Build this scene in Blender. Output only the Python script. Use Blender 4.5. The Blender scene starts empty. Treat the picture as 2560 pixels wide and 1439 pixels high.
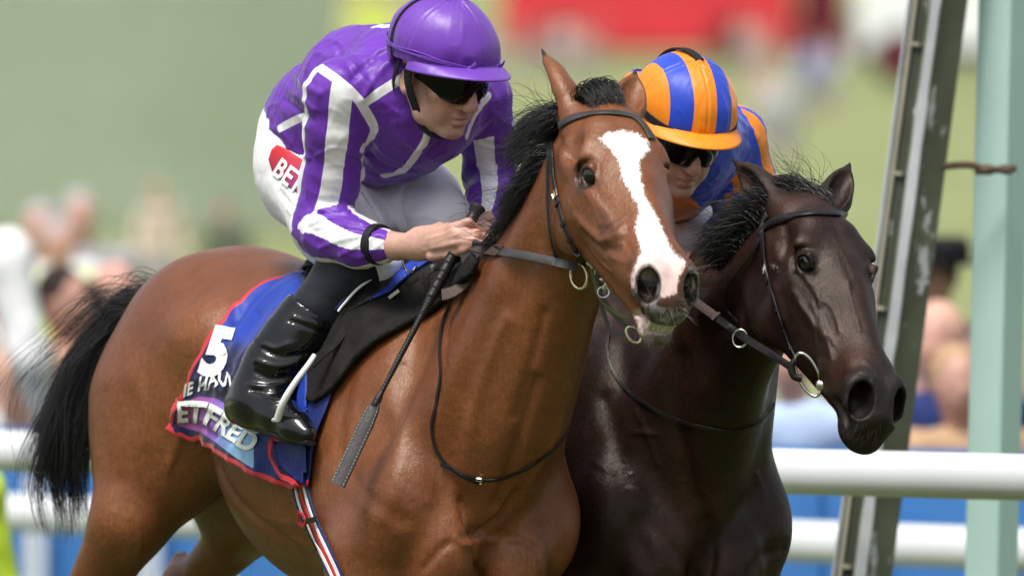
import bpy, bmesh, math, random
import numpy as np
from mathutils import Vector, Matrix
from mathutils.bvhtree import BVHTree
random.seed(7)
RNG = np.random.default_rng(7)
scene = bpy.context.scene
C = scene.collection

# ------------------------------------------------------------------ camera
CAM_Y, CAM_Z, SC = 25.0, 1.6, 30000.0
cam_d = bpy.data.cameras.new('camera')
cam = bpy.data.objects.new('camera', cam_d); C.objects.link(cam)
cam.location = (0, -CAM_Y, CAM_Z); cam.rotation_euler = (math.radians(90), 0, 0)
cam_d.sensor_width = 36.0; cam_d.lens = 36.0 * SC / 2560.0
cam_d.clip_start = 1.0; cam_d.clip_end = 3000
cam_d.dof.use_dof = True; cam_d.dof.focus_distance = 24.75; cam_d.dof.aperture_fstop = 4.0
scene.camera = cam

# ------------------------------------------------------------------ light
world = bpy.data.worlds.new('World'); scene.world = world; world.use_nodes = True
nt = world.node_tree; nt.nodes.clear()
sky = nt.nodes.new('ShaderNodeTexSky'); sky.sky_type = 'NISHITA'; sky.sun_disc = False
SUN_EL = math.radians(64)     # high, from the left and a little in front
sky.sun_elevation = SUN_EL; sky.sun_rotation = math.radians(180 + 28); sky.air_density = 1.0; sky.dust_density = 4.0; sky.ozone_density = 0.6
bg = nt.nodes.new('ShaderNodeBackground'); bg.inputs['Strength'].default_value = 0.076
wo = nt.nodes.new('ShaderNodeOutputWorld')
hs = nt.nodes.new('ShaderNodeHueSaturation'); hs.inputs['Saturation'].default_value = 0.35      # thin white overcast
nt.links.new(sky.outputs[0], hs.inputs['Color']); nt.links.new(hs.outputs[0], bg.inputs['Color']); nt.links.new(bg.outputs[0], wo.inputs['Surface'])
sun_d = bpy.data.lights.new('sun', 'SUN'); sun_d.energy = 1.5; sun_d.angle = math.radians(18); sun_d.color = (1.0, 0.97, 0.92)
sun = bpy.data.objects.new('sun', sun_d); C.objects.link(sun)
# light comes from the camera side, left and high
az = math.radians(-28)
to_sun = Vector((math.sin(az) * math.cos(SUN_EL), -math.cos(az) * math.cos(SUN_EL), math.sin(SUN_EL)))
sun.rotation_euler = to_sun.to_track_quat('Z', 'Y').to_euler(); sun.location = (0, -10, 30)
vs = scene.view_settings
vs.view_transform = 'Standard'; vs.look = 'None'; vs.gamma = 1.0; vs.use_curve_mapping = False; vs.exposure = 1.22
scene.render.film_transparent = False
scene.cycles.max_bounces = 6; scene.cycles.transparent_max_bounces = 6
# ------------------------------------------------------------------ helpers
def W(px, py, y=0.0):
    """point of the place that the photograph's pixel (px, py) shows at depth y"""
    k = (CAM_Y + y) / SC
    return np.array([(px - 1280.0) * k, y, CAM_Z - (py - 719.5) * k])
def to_px(P):
    P = np.asarray(P, float); k = SC / (CAM_Y + P[..., 1])
    return np.stack([1280 + P[..., 0] * k, 719.5 - (P[..., 2] - CAM_Z) * k], -1)
def norm(v):
    v = np.asarray(v, float); return v / (np.linalg.norm(v, axis=-1, keepdims=True) + 1e-12)

class Field:
    """signed distance volume on a rectilinear grid"""
    def __init__(s, xs, ys, zs):
        s.ax = [np.asarray(a, np.float32) for a in (xs, ys, zs)]
        s.f = np.full([len(a) for a in s.ax], 1.0, np.float32)
    def box(s, lo, hi):
        sl = []
        for a, l, h in zip(s.ax, lo, hi):
            i, j = np.searchsorted(a, l), np.searchsorted(a, h)
            sl.append(slice(max(i - 1, 0), min(j + 1, len(a))))
        return tuple(sl)
    def pts(s, sl):
        return (s.ax[0][sl[0]][:, None, None], s.ax[1][sl[1]][None, :, None], s.ax[2][sl[2]][None, None, :])
    def comb(s, sl, d, k, sub):
        f = s.f[sl]
        if f.size == 0: return
        if sub:
            h = np.clip(0.5 - 0.5 * (f + d) / k, 0, 1)
            s.f[sl] = f * (1 - h) - d * h + k * h * (1 - h)
        else:
            h = np.clip(0.5 + 0.5 * (f - d) / k, 0, 1)
            s.f[sl] = f * (1 - h) + d * h - k * h * (1 - h)
    def cone(s, a, b, ra, rb, k=0.03, sq=None, sub=False):
        a = np.asarray(a, float); b = np.asarray(b, float); ab = b - a; L2 = float(ab @ ab) + 1e-12
        R = max(ra, rb) + k + 0.02
        sl = s.box(np.minimum(a, b) - R, np.maximum(a, b) + R); X, Y, Z = s.pts(sl)
        X = X - np.float32(a[0]); Y = Y - np.float32(a[1]); Z = Z - np.float32(a[2])
        ab = ab.astype(np.float32)
        t = np.clip((X * ab[0] + Y * ab[1] + Z * ab[2]) / np.float32(L2), 0, 1)
        qx = X - t * ab[0]; qy = Y - t * ab[1]; qz = Z - t * ab[2]
        q2 = qx * qx + qy * qy + qz * qz; m = 1.0
        if sq is not None:
            n = norm(sq[0]).astype(np.float32); qn = qx * n[0] + qy * n[1] + qz * n[2]
            q2 = q2 + qn * qn * np.float32(1 / sq[1] ** 2 - 1); m = min(1.0, 0.5 + 0.5 * sq[1])
        d = (np.sqrt(q2) - (ra + (rb - ra) * t)) * np.float32(m)
        s.comb(sl, d.astype(np.float32), k, sub)
    def chain(s, pts, rs, k=0.03, sq=None, sub=False):
        for i in range(len(pts) - 1): s.cone(pts[i], pts[i + 1], rs[i], rs[i + 1], k, sq, sub)
    def ell(s, c, r, M=None, k=0.03, sub=False):
        """M: three unit axes as rows"""
        c = np.asarray(c, float); M = np.eye(3) if M is None else np.asarray(M, float)
        r = np.asarray(r, float); ext = np.sqrt(((M * r[:, None]) ** 2).sum(0)) + k + 0.02
        sl = s.box(c - ext, c + ext); X, Y, Z = s.pts(sl)
        X = X - np.float32(c[0]); Y = Y - np.float32(c[1]); Z = Z - np.float32(c[2])
        k0 = 0; k1 = 0
        for i in range(3):
            u = (X * np.float32(M[i, 0]) + Y * np.float32(M[i, 1]) + Z * np.float32(M[i, 2])) / np.float32(r[i])
            k0 = k0 + u * u; k1 = k1 + (u / np.float32(r[i])) ** 2
        k0 = np.sqrt(k0); k1 = np.sqrt(k1) + 1e-6
        s.comb(sl, (k0 * (k0 - 1) / k1).astype(np.float32), k, sub)
    def cut(s, p, n, k=0.004):
        """keep the side the normal n points away from"""
        p = np.asarray(p, float); n = norm(n); X, Y, Z = s.pts((slice(None),) * 3)
        d = (X - p[0]) * n[0] + (Y - p[1]) * n[1] + (Z - p[2]) * n[2]
        s.f = np.maximum(s.f, d.astype(np.float32))
    def mesh(s):
        f = s.f; ins = f < 0; nx, ny, nz = f.shape
        act = np.zeros((nx - 1, ny - 1, nz - 1), np.int8)
        for i in (0, 1):
            for j in (0, 1):
                for l in (0, 1): act += ins[i:nx - 1 + i, j:ny - 1 + j, l:nz - 1 + l]
        am = (act > 0) & (act < 8); idx = np.argwhere(am)
        num = np.full(am.shape, -1, np.int32); num[am] = np.arange(len(idx))
        I, J, K = idx.T
        P = np.zeros((len(idx), 3)); cnt = np.zeros(len(idx)); A = s.ax
        corner = {}
        for c in range(8):
            i, j, l = c & 1, (c >> 1) & 1, (c >> 2) & 1
            corner[c] = (f[I + i, J + j, K + l].astype(float), np.stack([A[0][I + i], A[1][J + j], A[2][K + l]], 1).astype(float))
        for c in range(8):
            for bit in (1, 2, 4):
                if c & bit: continue
                fa, pa = corner[c]; fb, pb = corner[c | bit]
                m = (fa < 0) != (fb < 0)
                t = np.where(m, fa / np.where(fa - fb == 0, 1, fa - fb), 0)[:, None]
                P += np.where(m[:, None], pa + t * (pb - pa), 0); cnt += m
        P /= cnt[:, None]
        quads = []
        def q(ax):
            sl0 = [slice(None)] * 3; sl1 = [slice(None)] * 3
            sl0[ax] = slice(0, -1); sl1[ax] = slice(1, None)
            e = ins[tuple(sl0)] != ins[tuple(sl1)]; o1, o2 = [a for a in range(3) if a != ax]
            ee = np.argwhere(e); ok = (ee[:, o1] > 0) & (ee[:, o2] > 0) & (ee[:, o1] < f.shape[o1] - 1) & (ee[:, o2] < f.shape[o2] - 1); ee = ee[ok]
            st = ins[tuple(ee.T)]
            def at(d1, d2):
                v = ee.copy(); v[:, o1] -= d1; v[:, o2] -= d2; return num[tuple(v.T)]
            Q = np.stack([at(1, 1), at(0, 1), at(0, 0), at(1, 0)], 1)
            flip = st if ax != 1 else ~st
            Q[~flip] = Q[~flip][:, ::-1]
            quads.append(Q)
        for ax in range(3): q(ax)
        Q = np.concatenate(quads); Q = Q[(Q >= 0).all(1)]
        return P, Q

def axis_steps(segs):
    """[(start, end, step), ...] joined into one grid axis"""
    out = []
    for a, b, h in segs:
        n = max(1, int(round((b - a) / h))); out.append(np.linspace(a, b, n, endpoint=False))
    out.append([segs[-1][1]]); return np.concatenate(out)

def smooth(P, Q, n=2, lam=0.5):
    e = np.concatenate([Q[:, [0, 1]], Q[:, [1, 2]], Q[:, [2, 3]], Q[:, [3, 0]]])
    cnt = np.bincount(e[:, 0], minlength=len(P)) + np.bincount(e[:, 1], minlength=len(P))
    for it in range(n):
        S = np.zeros_like(P)
        for c in range(3):
            S[:, c] = np.bincount(e[:, 0], P[e[:, 1], c], len(P)) + np.bincount(e[:, 1], P[e[:, 0], c], len(P))
        P = P + lam * (S / np.maximum(cnt, 1)[:, None] - P)
    return P
def vnormals(P, Q):
    Q = np.asarray(Q)
    n = np.cross(P[Q[:, 2]] - P[Q[:, 0]], P[Q[:, -1]] - P[Q[:, 1]]) if Q.shape[1] == 4 else np.cross(P[Q[:, 1]] - P[Q[:, 0]], P[Q[:, 2]] - P[Q[:, 0]])
    N = np.zeros_like(P)
    for c in range(3):
        for k in range(Q.shape[1]): N[:, c] += np.bincount(Q[:, k], n[:, c], len(P))
    return norm(N)
def biggest(P, Q):
    """keep the largest connected island"""
    lab = np.arange(len(P))
    for it in range(400):
        m = lab[Q].min(1); new = lab.copy()
        for k in range(4): np.minimum.at(new, Q[:, k], m)
        new = new[new]
        if (new == lab).all(): break
        lab = new
    b = np.bincount(lab).argmax(); keep = lab == b
    mp = np.cumsum(keep) - 1; Q2 = Q[keep[Q[:, 0]]]
    return P[keep], mp[Q2]

def new_mesh(name, P, F, mat=None, attrs=None, sm=True, cols=None):
    me = bpy.data.meshes.new(name)
    P = np.ascontiguousarray(P, np.float32)
    if isinstance(F, np.ndarray):
        k = F.shape[1]; n = len(F)
        me.vertices.add(len(P)); me.vertices.foreach_set('co', P.ravel())
        me.loops.add(n * k); me.loops.foreach_set('vertex_index', np.ascontiguousarray(F, np.int32).ravel())
        me.polygons.add(n); me.polygons.foreach_set('loop_start', np.arange(0, n * k, k, dtype=np.int32))
        me.update(calc_edges=True)
    else:
        me.from_pydata([tuple(p) for p in P], [], F)
    if sm: me.polygons.foreach_set('use_smooth', np.ones(len(me.polygons), bool))
    if attrs:
        for a, v in attrs.items():
            at = me.attributes.new(a, 'FLOAT', 'POINT'); at.data.foreach_set('value', np.ascontiguousarray(v, np.float32))
    if cols is not None:
        at = me.attributes.new('tint', 'FLOAT_COLOR', 'POINT'); at.data.foreach_set('color', np.ascontiguousarray(np.concatenate([cols, np.ones((len(cols), 1))], 1), np.float32).ravel())
    if mat is not None: me.materials.append(mat)
    me.update(); return me
def obj(name, me, parent=None, label=None, cat=None, group=None, kind=None):
    o = bpy.data.objects.new(name, me); C.objects.link(o)
    if parent is not None:
        o.parent = parent
        o.matrix_parent_inverse = parent.matrix_world.inverted() if parent.type != 'EMPTY' else Matrix.Translation(-parent.location)
    tag(o, label, cat, group, kind); return o
def tag(o, label=None, cat=None, group=None, kind=None):
    for k, v in (('label', label), ('category', cat), ('group', group), ('kind', kind)):
        if v: o[k] = v
def empty(name, loc, label=None, cat=None, group=None):
    o = bpy.data.objects.new(name, None); C.objects.link(o); o.location = tuple(loc); o.empty_display_size = 0.1
    tag(o, label, cat, group); return o

class MB:
    """collects quads / triangles of simple shapes into one mesh"""
    def __init__(s): s.P = []; s.F = []; s.n = 0
    def add(s, P, F):
        P = np.asarray(P, float); s.P.append(P); s.F += [tuple(int(i) + s.n for i in f) for f in F]; s.n += len(P)
    def tube(s, pts, r, n=10, cap=True, flat=None, closed=False):
        """swept circle; r scalar or per point; flat=(direction, factor) squashes the section"""
        pts = np.asarray(pts, float); m = len(pts); r = np.broadcast_to(np.asarray(r, float), (m,))
        T = np.gradient(pts, axis=0) if not closed else np.roll(pts, -1, 0) - np.roll(pts, 1, 0)
        T = norm(T); up = np.array([0.1, 0.3, 1.0]);
        if abs(T[0] @ norm(up)) > .9: up = np.array([1.0, 0.2, 0])
        U = norm(np.cross(T[0], up)); P = []
        a = np.linspace(0, 2 * np.pi, n, endpoint=False)
        for i in range(m):
            U = norm(U - T[i] * (U @ T[i])); V = np.cross(T[i], U)
            ring = (np.cos(a)[:, None] * U + np.sin(a)[:, None] * V) * r[i]
            if flat is not None:
                d = norm(flat[0]); ring = ring - (ring @ d)[:, None] * d * (1 - flat[1])
            P.append(pts[i] + ring)
        F = []
        for i in range(m if closed else m - 1):
            j = (i + 1) % m
            for k in range(n): F.append((i * n + k, i * n + (k + 1) % n, j * n + (k + 1) % n, j * n + k))
        if cap and not closed: F.append(tuple(range(n))[::-1]); F.append(tuple((m - 1) * n + k for k in range(n)))
        s.add(np.concatenate(P), F)
    def ribbon(s, pts, nrm, w, t):
        """flat strap along pts, face normal nrm, width w, thickness t"""
        pts = np.asarray(pts, float); nrm = norm(nrm); m = len(pts)
        if m < 3: print('short ribbon'); return
        T = norm(np.gradient(pts, axis=0)); B = norm(np.cross(nrm, T))
        w = np.broadcast_to(np.asarray(w, float), (m,))[:, None] / 2
        sec = [(-1, 0), (-1, .75), (-.93, 1), (.93, 1), (1, .75), (1, 0)]
        P = []
        for i in range(m):
            for u, v in sec: P.append(pts[i] + B[i] * w[i] * u + nrm[i] * t * v)
        F = []; n = len(sec)
        for i in range(m - 1):
            for k in range(n): F.append((i * n + k, i * n + (k + 1) % n, (i + 1) * n + (k + 1) % n, (i + 1) * n + k))
        F.append(tuple(range(n))[::-1]); F.append(tuple((m - 1) * n + k for k in range(n)))
        s.add(P, F)
    def box(s, c, sx, sy, sz, M=None, bev=0.0):
        M = np.eye(3) if M is None else np.asarray(M); b = bev
        P = []
        for z in (-1, 1):
            for x, y in ((-1, -1), (1, -1), (1, 1), (-1, 1)): P.append((x * sx / 2, y * sy / 2, z * sz / 2))
        s.add(np.asarray(P) @ M + np.asarray(c, float), [(3, 2, 1, 0), (4, 5, 6, 7), (0, 1, 5, 4), (1, 2, 6, 5), (2, 3, 7, 6), (3, 0, 4, 7)])
    def sphere(s, c, r, M=None, n=12, m=8):
        r = np.broadcast_to(np.asarray(r, float), (3,)); P = []; F = []
        for i in range(m + 1):
            for k in range(n):
                th = math.pi * i / m; ph = 2 * math.pi * k / n
                P.append((math.sin(th) * math.cos(ph) * r[0], math.sin(th) * math.sin(ph) * r[1], math.cos(th) * r[2]))
        for i in range(m):
            for k in range(n): F.append((i * n + k, (i + 1) * n + k, (i + 1) * n + (k + 1) % n, i * n + (k + 1) % n))
        P = np.asarray(P)
        if M is not None: P = P @ np.asarray(M)
        s.add(P + np.asarray(c, float), F)
    def make(s, name, mat, parent=None, sm=True, **kw):
        if not s.P: print('empty', name); return None
        me = new_mesh(name, np.concatenate(s.P), s.F, mat, sm=sm)
        if sm: me.set_sharp_from_angle(angle=math.radians(48))
        return obj(name, me, parent, **kw)

def spline(pts, n):
    """Catmull-Rom through pts, n samples"""
    p = np.asarray(pts, float); m = len(p)
    if m == 2: return p[0] + np.linspace(0, 1, n)[:, None] * (p[1] - p[0])
    d = np.concatenate([[0], np.cumsum(np.linalg.norm(np.diff(p, axis=0), axis=1) + 1e-9)])
    t = np.linspace(0, d[-1], n); i = np.clip(np.searchsorted(d, t, 'right') - 1, 0, m - 2)
    u = ((t - d[i]) / (d[i + 1] - d[i]))[:, None]
    p0 = p[np.maximum(i - 1, 0)]; p1 = p[i]; p2 = p[i + 1]; p3 = p[np.minimum(i + 2, m - 1)]
    return 0.5 * (2 * p1 + (p2 - p0) * u + (2 * p0 - 5 * p1 + 4 * p2 - p3) * u * u + (3 * p1 - p0 - 3 * p2 + p3) * u ** 3)
def resample(p, n):
    p = np.asarray(p, float); d = np.concatenate([[0], np.cumsum(np.linalg.norm(np.diff(p, axis=0), axis=1))])
    t = np.linspace(0, d[-1], n); return np.stack([np.interp(t, d, p[:, c]) for c in range(p.shape[1])], 1)
def poly_dist(P, L):
    """distance of points P to the polyline L (any dimension)"""
    best = np.full(len(P), 1e9)
    for a, b in zip(L[:-1], L[1:]):
        ab = b - a; t = np.clip(((P - a) @ ab) / (ab @ ab + 1e-12), 0, 1)
        best = np.minimum(best, ((P - a - t[:, None] * ab) ** 2).sum(1))
    return np.sqrt(best)
def poly_sd(P, poly):
    """signed distance (negative inside) to a closed 2-D polygon"""
    poly = np.asarray(poly, float); d = poly_dist(P, np.concatenate([poly, poly[:1]])); ins = np.zeros(len(P), bool)
    for (x0, y0), (x1, y1) in zip(poly, np.roll(poly, -1, 0)):
        c = (y0 > P[:, 1]) != (y1 > P[:, 1])
        ins ^= c & (P[:, 0] < (x1 - x0) * (P[:, 1] - y0) / (y1 - y0 + 1e-12) + x0)
    return np.where(ins, -d, d)

class Surf:
    """ray casting on a finished shape, so that straps and marks lie on it"""
    def __init__(s, P, Q):
        s.t = BVHTree.FromPolygons([Vector(p) for p in P], [tuple(int(i) for i in q) for q in Q])
    def px(s, px, py, default_y=None):
        o = Vector((0, -CAM_Y, CAM_Z)); d = (Vector(W(px, py, 0)) - o).normalized()
        h = s.t.ray_cast(o, d)
        if h[0] is None:
            if default_y is None: return None, None
            return W(px, py, default_y), np.array([0, -1.0, 0])
        n = h[1] if h[1].dot(d) < 0 else -h[1]
        return np.array(h[0]), np.array(n)
    def ray(s, o, d):
        h = s.t.ray_cast(Vector(o), Vector(d).normalized())
        return (None, None) if h[0] is None else (np.array(h[0]), np.array(h[1]))
    def near(s, p):
        h = s.t.find_nearest(Vector(p)); return np.array(h[0]), np.array(h[1])
    def line(s, pix, n, y=None):
        """polyline drawn in the photograph, laid on the shape"""
        q = spline(np.asarray(pix, float), n); P = []; N = []
        for a, b in q:
            p, nn = s.px(a, b, y)
            if p is not None: P.append(p); N.append(nn)
        P = np.array(P).reshape(-1, 3); N = np.array(N).reshape(-1, 3)
        for it in range(2):
            N[1:-1] = (N[:-2] + 2 * N[1:-1] + N[2:]) / 4
        return P, norm(N)
def relief(P, N, L, w, h):
    """raise (h > 0) or sink (h < 0) the surface along the polyline L"""
    lo, hi = L.min(0) - 3 * w, L.max(0) + 3 * w
    m = np.where(((P > lo) & (P < hi)).all(1))[0]
    d = poly_dist(P[m], L); P[m] += N[m] * (h * np.exp(-(d / w) ** 2))[:, None]

# cheap smooth noise for wrinkles, numpy only
def _h(i, j, k, s):
    x = (i * 374761393 + j * 668265263 + k * 2147483647 + s * 1274126177) & 0xffffffff
    x = ((x ^ (x >> 13)) * 1274126177) & 0xffffffff
    return ((x ^ (x >> 16)) & 0xffff) / 32767.5 - 1.0
def noise3(P, s=0):
    P = np.asarray(P, float); I = np.floor(P).astype(np.int64); u = P - I; u = u * u * u * (u * (u * 6 - 15) + 10); r = 0
    for a in (0, 1):
        for b in (0, 1):
            for c in (0, 1):
                w = (u[:, 0] if a else 1 - u[:, 0]) * (u[:, 1] if b else 1 - u[:, 1]) * (u[:, 2] if c else 1 - u[:, 2])
                r = r + w * _h(I[:, 0] + a, I[:, 1] + b, I[:, 2] + c, s)
    return r
def sstep(a, b, x):
    t = np.clip((x - a) / (b - a), 0, 1); return t * t * (3 - 2 * t)
# ------------------------------------------------------------------ materials
def nodes(m):
    m.use_nodes = True; t = m.node_tree; return t, t.nodes['Principled BSDF']
class NB:
    def __init__(s, t): s.t = t
    def n(s, ty, **kw):
        x = s.t.nodes.new(ty)
        for k, v in kw.items():
            if k in x.inputs.keys() if isinstance(k, str) else False: x.inputs[k].default_value = v
            else: setattr(x, k, v)
        return x
    def l(s, a, b): s.t.links.new(a, b)
    def attr(s, name): return s.n('ShaderNodeAttribute', attribute_name=name)
    def noise(s, scale, detail=4, rough=.55, stretch=None, coord='Object'):
        tc = s.n('ShaderNodeTexCoord'); x = s.n('ShaderNodeTexNoise'); x.inputs['Scale'].default_value = scale; x.inputs['Detail'].default_value = detail; x.inputs['Roughness'].default_value = rough
        if stretch is not None:
            mp = s.n('ShaderNodeMapping'); mp.inputs['Scale'].default_value = stretch[:3]
            if len(stretch) > 3: mp.inputs['Rotation'].default_value = stretch[3]
            s.l(tc.outputs[coord], mp.inputs[0]); s.l(mp.outputs[0], x.inputs['Vector'])
        else: s.l(tc.outputs[coord], x.inputs['Vector'])
        return x.outputs['Fac']
    def ramp(s, fac, stops, mode='LINEAR'):
        r = s.n('ShaderNodeValToRGB'); r.color_ramp.interpolation = mode; e = r.color_ramp.elements
        while len(e) < len(stops): e.new(.5)
        for i, (p, c) in enumerate(stops):
            e[i].position = p; e[i].color = (*c, 1) if not np.isscalar(c) else (c, c, c, 1)
        s.l(fac, r.inputs[0]); return r.outputs[0]
    def mix(s, fac, a, b, mode='MIX'):
        x = s.n('ShaderNodeMix', data_type='RGBA', blend_type=mode)
        for inp, v in ((x.inputs[0], fac), (x.inputs[6], a), (x.inputs[7], b)):
            if hasattr(v, 'is_linked') or hasattr(v, 'links'): s.l(v, inp)
            elif np.isscalar(v): inp.default_value = v
            else: inp.default_value = (*v, 1)
        return x.outputs[2]
    def math(s, op, a, b=0.0, clamp=False):
        x = s.n('ShaderNodeMath', operation=op); x.use_clamp = clamp
        for inp, v in ((x.inputs[0], a), (x.inputs[1], b)):
            if np.isscalar(v): inp.default_value = v
            else: s.l(v, inp)
        return x.outputs[0]
    def mr(s, v, a, b, c=0.0, d=1.0, smooth=True):
        x = s.n('ShaderNodeMapRange'); x.interpolation_type = 'SMOOTHSTEP' if smooth else 'LINEAR'
        s.l(v, x.inputs[0])
        for i, q in enumerate((a, b, c, d)): x.inputs[i + 1].default_value = q
        return x.outputs[0]
    def bump(s, h, strength, dist, b, prev=None):
        x = s.n('ShaderNodeBump'); x.inputs['Strength'].default_value = strength; x.inputs['Distance'].default_value = dist; s.l(h, x.inputs['Height'])
        if prev is not None: s.l(prev, x.inputs['Normal'])
        if b is not None: s.l(x.outputs[0], b.inputs['Normal'])
        return x.outputs[0]

def mat_simple(name, col, rough=.5, spec=.5, metal=0.0, coat=0.0, sheen=0.0, vary=.12, bump=0.0, bscale=60, vscale=9):
    m = bpy.data.materials.new(name); t, b = nodes(m); q = NB(t)
    v = q.noise(vscale, 4); c = q.ramp(v, [(.3, tuple(x * (1 - vary) for x in col)), (.7, tuple(min(1, x * (1 + vary)) for x in col))]); q.l(c, b.inputs['Base Color'])
    r = q.noise(vscale * 3, 3); q.l(q.mr(r, .3, .7, max(.02, rough * .85), min(1, rough * 1.15)), b.inputs['Roughness'])
    b.inputs['Metallic'].default_value = metal; b.inputs['Specular IOR Level'].default_value = spec; b.inputs['Coat Weight'].default_value = coat; b.inputs['Coat Roughness'].default_value = .05
    b.inputs['Sheen Weight'].default_value = sheen
    if bump: q.bump(q.noise(bscale, 5), bump, .01, b)
    return m

def mat_coat(name, base, dark, paler, blaze=False, rough=.37, spec=.45, tint=(1.0, .86, .74, 1)):
    """short horse coat: tone drifts, fine hair grain, dark points"""
    m = bpy.data.materials.new(name); t, b = nodes(m); q = NB(t)
    v = q.noise(3.2, 5, .6); c = q.ramp(v, [(.25, dark), (.5, base), (.75, paler)])  # coat tone varies at random between a darker and a paler brown
    g = q.noise(170, 4, .75, (1, 1, .16)); c = q.mix(q.mr(g, .38, .68, 0, .55), c, tuple(x * .55 for x in base))
    w = q.noise(22, 5, .7); c = q.mix(q.mr(w, .5, .75, 0, .25), c, paler); s_ = q.noise(9, 5, .65, (1.6, 1.6, .35)); c = q.mix(q.mr(s_, .48, .72, 0, .55), c, dark)
    a = q.attr('dark'); edge = q.math('ADD', a.outputs['Fac'], q.math('MULTIPLY', q.math('SUBTRACT', q.noise(30, 4), .5), .5))
    c = q.mix(q.mr(edge, .08, .75, 0, .97), c, (.010, .008, .008))
    if blaze:
        bz = q.attr('blaze'); fr = q.math('ADD', bz.outputs['Fac'], q.math('MULTIPLY', q.math('SUBTRACT', q.noise(300, 3, .7, (1, 1, .3)), .5), .030))
        fr = q.math('ADD', fr, q.math('MULTIPLY', q.math('SUBTRACT', q.noise(55, 3), .5), .012))
        mask = q.mr(fr, -.0025, .0022, 1, 0)
        white = q.mix(q.mr(q.noise(120, 3), .4, .7, 0, .2), (.80, .78, .76), (.70, .62, .58))
        pk = q.attr('pink'); white = q.mix(pk.outputs['Fac'], white, (.62, .40, .36))
        sp = q.mr(q.noise(70, 2), .74, .78, 0, .8); white = q.mix(sp, white, (.06, .045, .04))
        c = q.mix(mask, c, white)
        gr = q.attr('green'); c = q.mix(q.math('MULTIPLY', gr.outputs['Fac'], q.mr(q.noise(40, 4), .35, .6)), c, (.12, .16, .06))
        gy = q.attr('grey'); c = q.mix(gy.outputs['Fac'], c, q.mix(q.mr(q.noise(60, 4), .4, .65), (.03, .03, .03), (.22, .22, .22)))
    q.l(c, b.inputs['Base Color'])
    q.l(q.mr(q.noise(6, 4), .3, .7, rough * .85, rough * 1.3), b.inputs['Roughness'])
    b.inputs['Specular IOR Level'].default_value = spec; b.inputs['Specular Tint'].default_value = tint; b.inputs['Anisotropic'].default_value = .3
    n1 = q.bump(q.noise(300, 3, .7, (1, 1, .16)), .5, .002, None); n2 = q.bump(q.noise(38, 6, .7), .38, .006, None, n1); q.bump(q.noise(11, 3, .5), .25, .02, b, n2)
    return m

def mat_silk(name, pairs_attr, ca, cb, rough=.45):
    """two colours of satin divided by a signed-length attribute"""
    m = bpy.data.materials.new(name); t, b = nodes(m); q = NB(t)
    a = q.attr(pairs_attr); mask = q.mr(a.outputs['Fac'], -.0008, .0008, 0, 1)
    v = q.noise(7, 4); A = q.ramp(v, [(.3, tuple(x * .9 for x in ca)), (.7, ca)]); B = q.ramp(v, [(.3, tuple(x * .85 for x in cb)), (.7, tuple(min(1, x * 1.1) for x in cb))])
    q.l(q.mix(mask, A, B), b.inputs['Base Color']); b.inputs['Roughness'].default_value = rough; b.inputs['Specular IOR Level'].default_value = .35
    b.inputs['Sheen Weight'].default_value = .25; b.inputs['Sheen Roughness'].default_value = .35; b.inputs['Anisotropic'].default_value = .5
    n1 = q.bump(q.noise(900, 1, .5, (1, .3, 1)), .12, .0006, None); n2 = q.bump(q.noise(17, 3, .5, (1, .8, .45)), .3, .010, None, n1); rd = q.math('ABSOLUTE', q.math('SUBTRACT', q.noise(15, 2, .5, (1, .6, .45)), .5)); q.bump(q.mr(rd, 0.0, .07, 1, 0), .14, .005, b, n2)
    return m
PURPLE = (.130, .030, .360)
M_SILK1 = mat_silk('purple_silk', 'white', (.80, .80, .82), PURPLE)
def mat_cap1(name):
    m = bpy.data.materials.new(name); t, b = nodes(m); q = NB(t)
    q.l(q.ramp(q.noise(9, 4), [(.3, tuple(x * .9 for x in PURPLE)), (.7, tuple(x * 1.12 for x in PURPLE))]), b.inputs['Base Color'])
    b.inputs['Roughness'].default_value = .42; b.inputs['Sheen Weight'].default_value = .15; b.inputs['Anisotropic'].default_value = .4
    n2 = q.bump(q.noise(13, 3, .5, (1, 1, .5)), .5, .012, None); q.bump(q.noise(900, 1, .5, (1, .3, 1)), .12, .0006, b, n2); return m
M_CAP1 = mat_cap1('purple_cap_silk'); M_CAP1P = mat_cap1('purple_cap_trim')
M_BREECH = mat_simple('white_breeches', (.84, .84, .87), .55, .3, sheen=.2, vary=.04, bump=.25, bscale=40)
M_BLACKCLOTH = mat_simple('black_cloth', (.010, .010, .011), .6, .3, vary=.3, bump=.2, bscale=300)
M_LEGGING = mat_simple('black_legging', (.008, .009, .016), .55, .25, sheen=.15, vary=.3, bump=.12, bscale=90)
M_PATENT = mat_simple('patent_leather', (.004, .004, .005), .12, .38, coat=.25, vary=.3, bump=.06, bscale=28)
M_RUBBER = mat_simple('rubber_sole', (.012, .012, .012), .6, .3, bump=.2)
M_WHITEVINYL = mat_simple('white_vinyl', (.75, .75, .75), .35, .4, vary=.05)
M_LENS = mat_simple('goggle_lens', (.003, .003, .004), .12, .22, vary=.2)
M_LEATHER = mat_simple('black_leather', (.010, .009, .009), .42, .32, vary=.3, bump=.15, bscale=160)
M_LEATHER_GREY = mat_simple('worn_dark_leather', (.040, .036, .036), .42, .45, vary=.3, bump=.15, bscale=160)
M_RUBBERGRIP = mat_simple('brown_rubber_grip', (.065, .042, .036), .6, .3, vary=.3, bump=.3, bscale=220)
M_STEEL = mat_simple('polished_steel', (.62, .61, .58), .16, .5, metal=1.0, vary=.1)
M_BRASS = mat_simple('brass_buckle', (.58, .52, .36), .2, .5, metal=1.0, vary=.1)
M_HAIR = mat_simple('black_hair', (.009, .008, .008), .38, .5, vary=.35, vscale=60)
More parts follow.
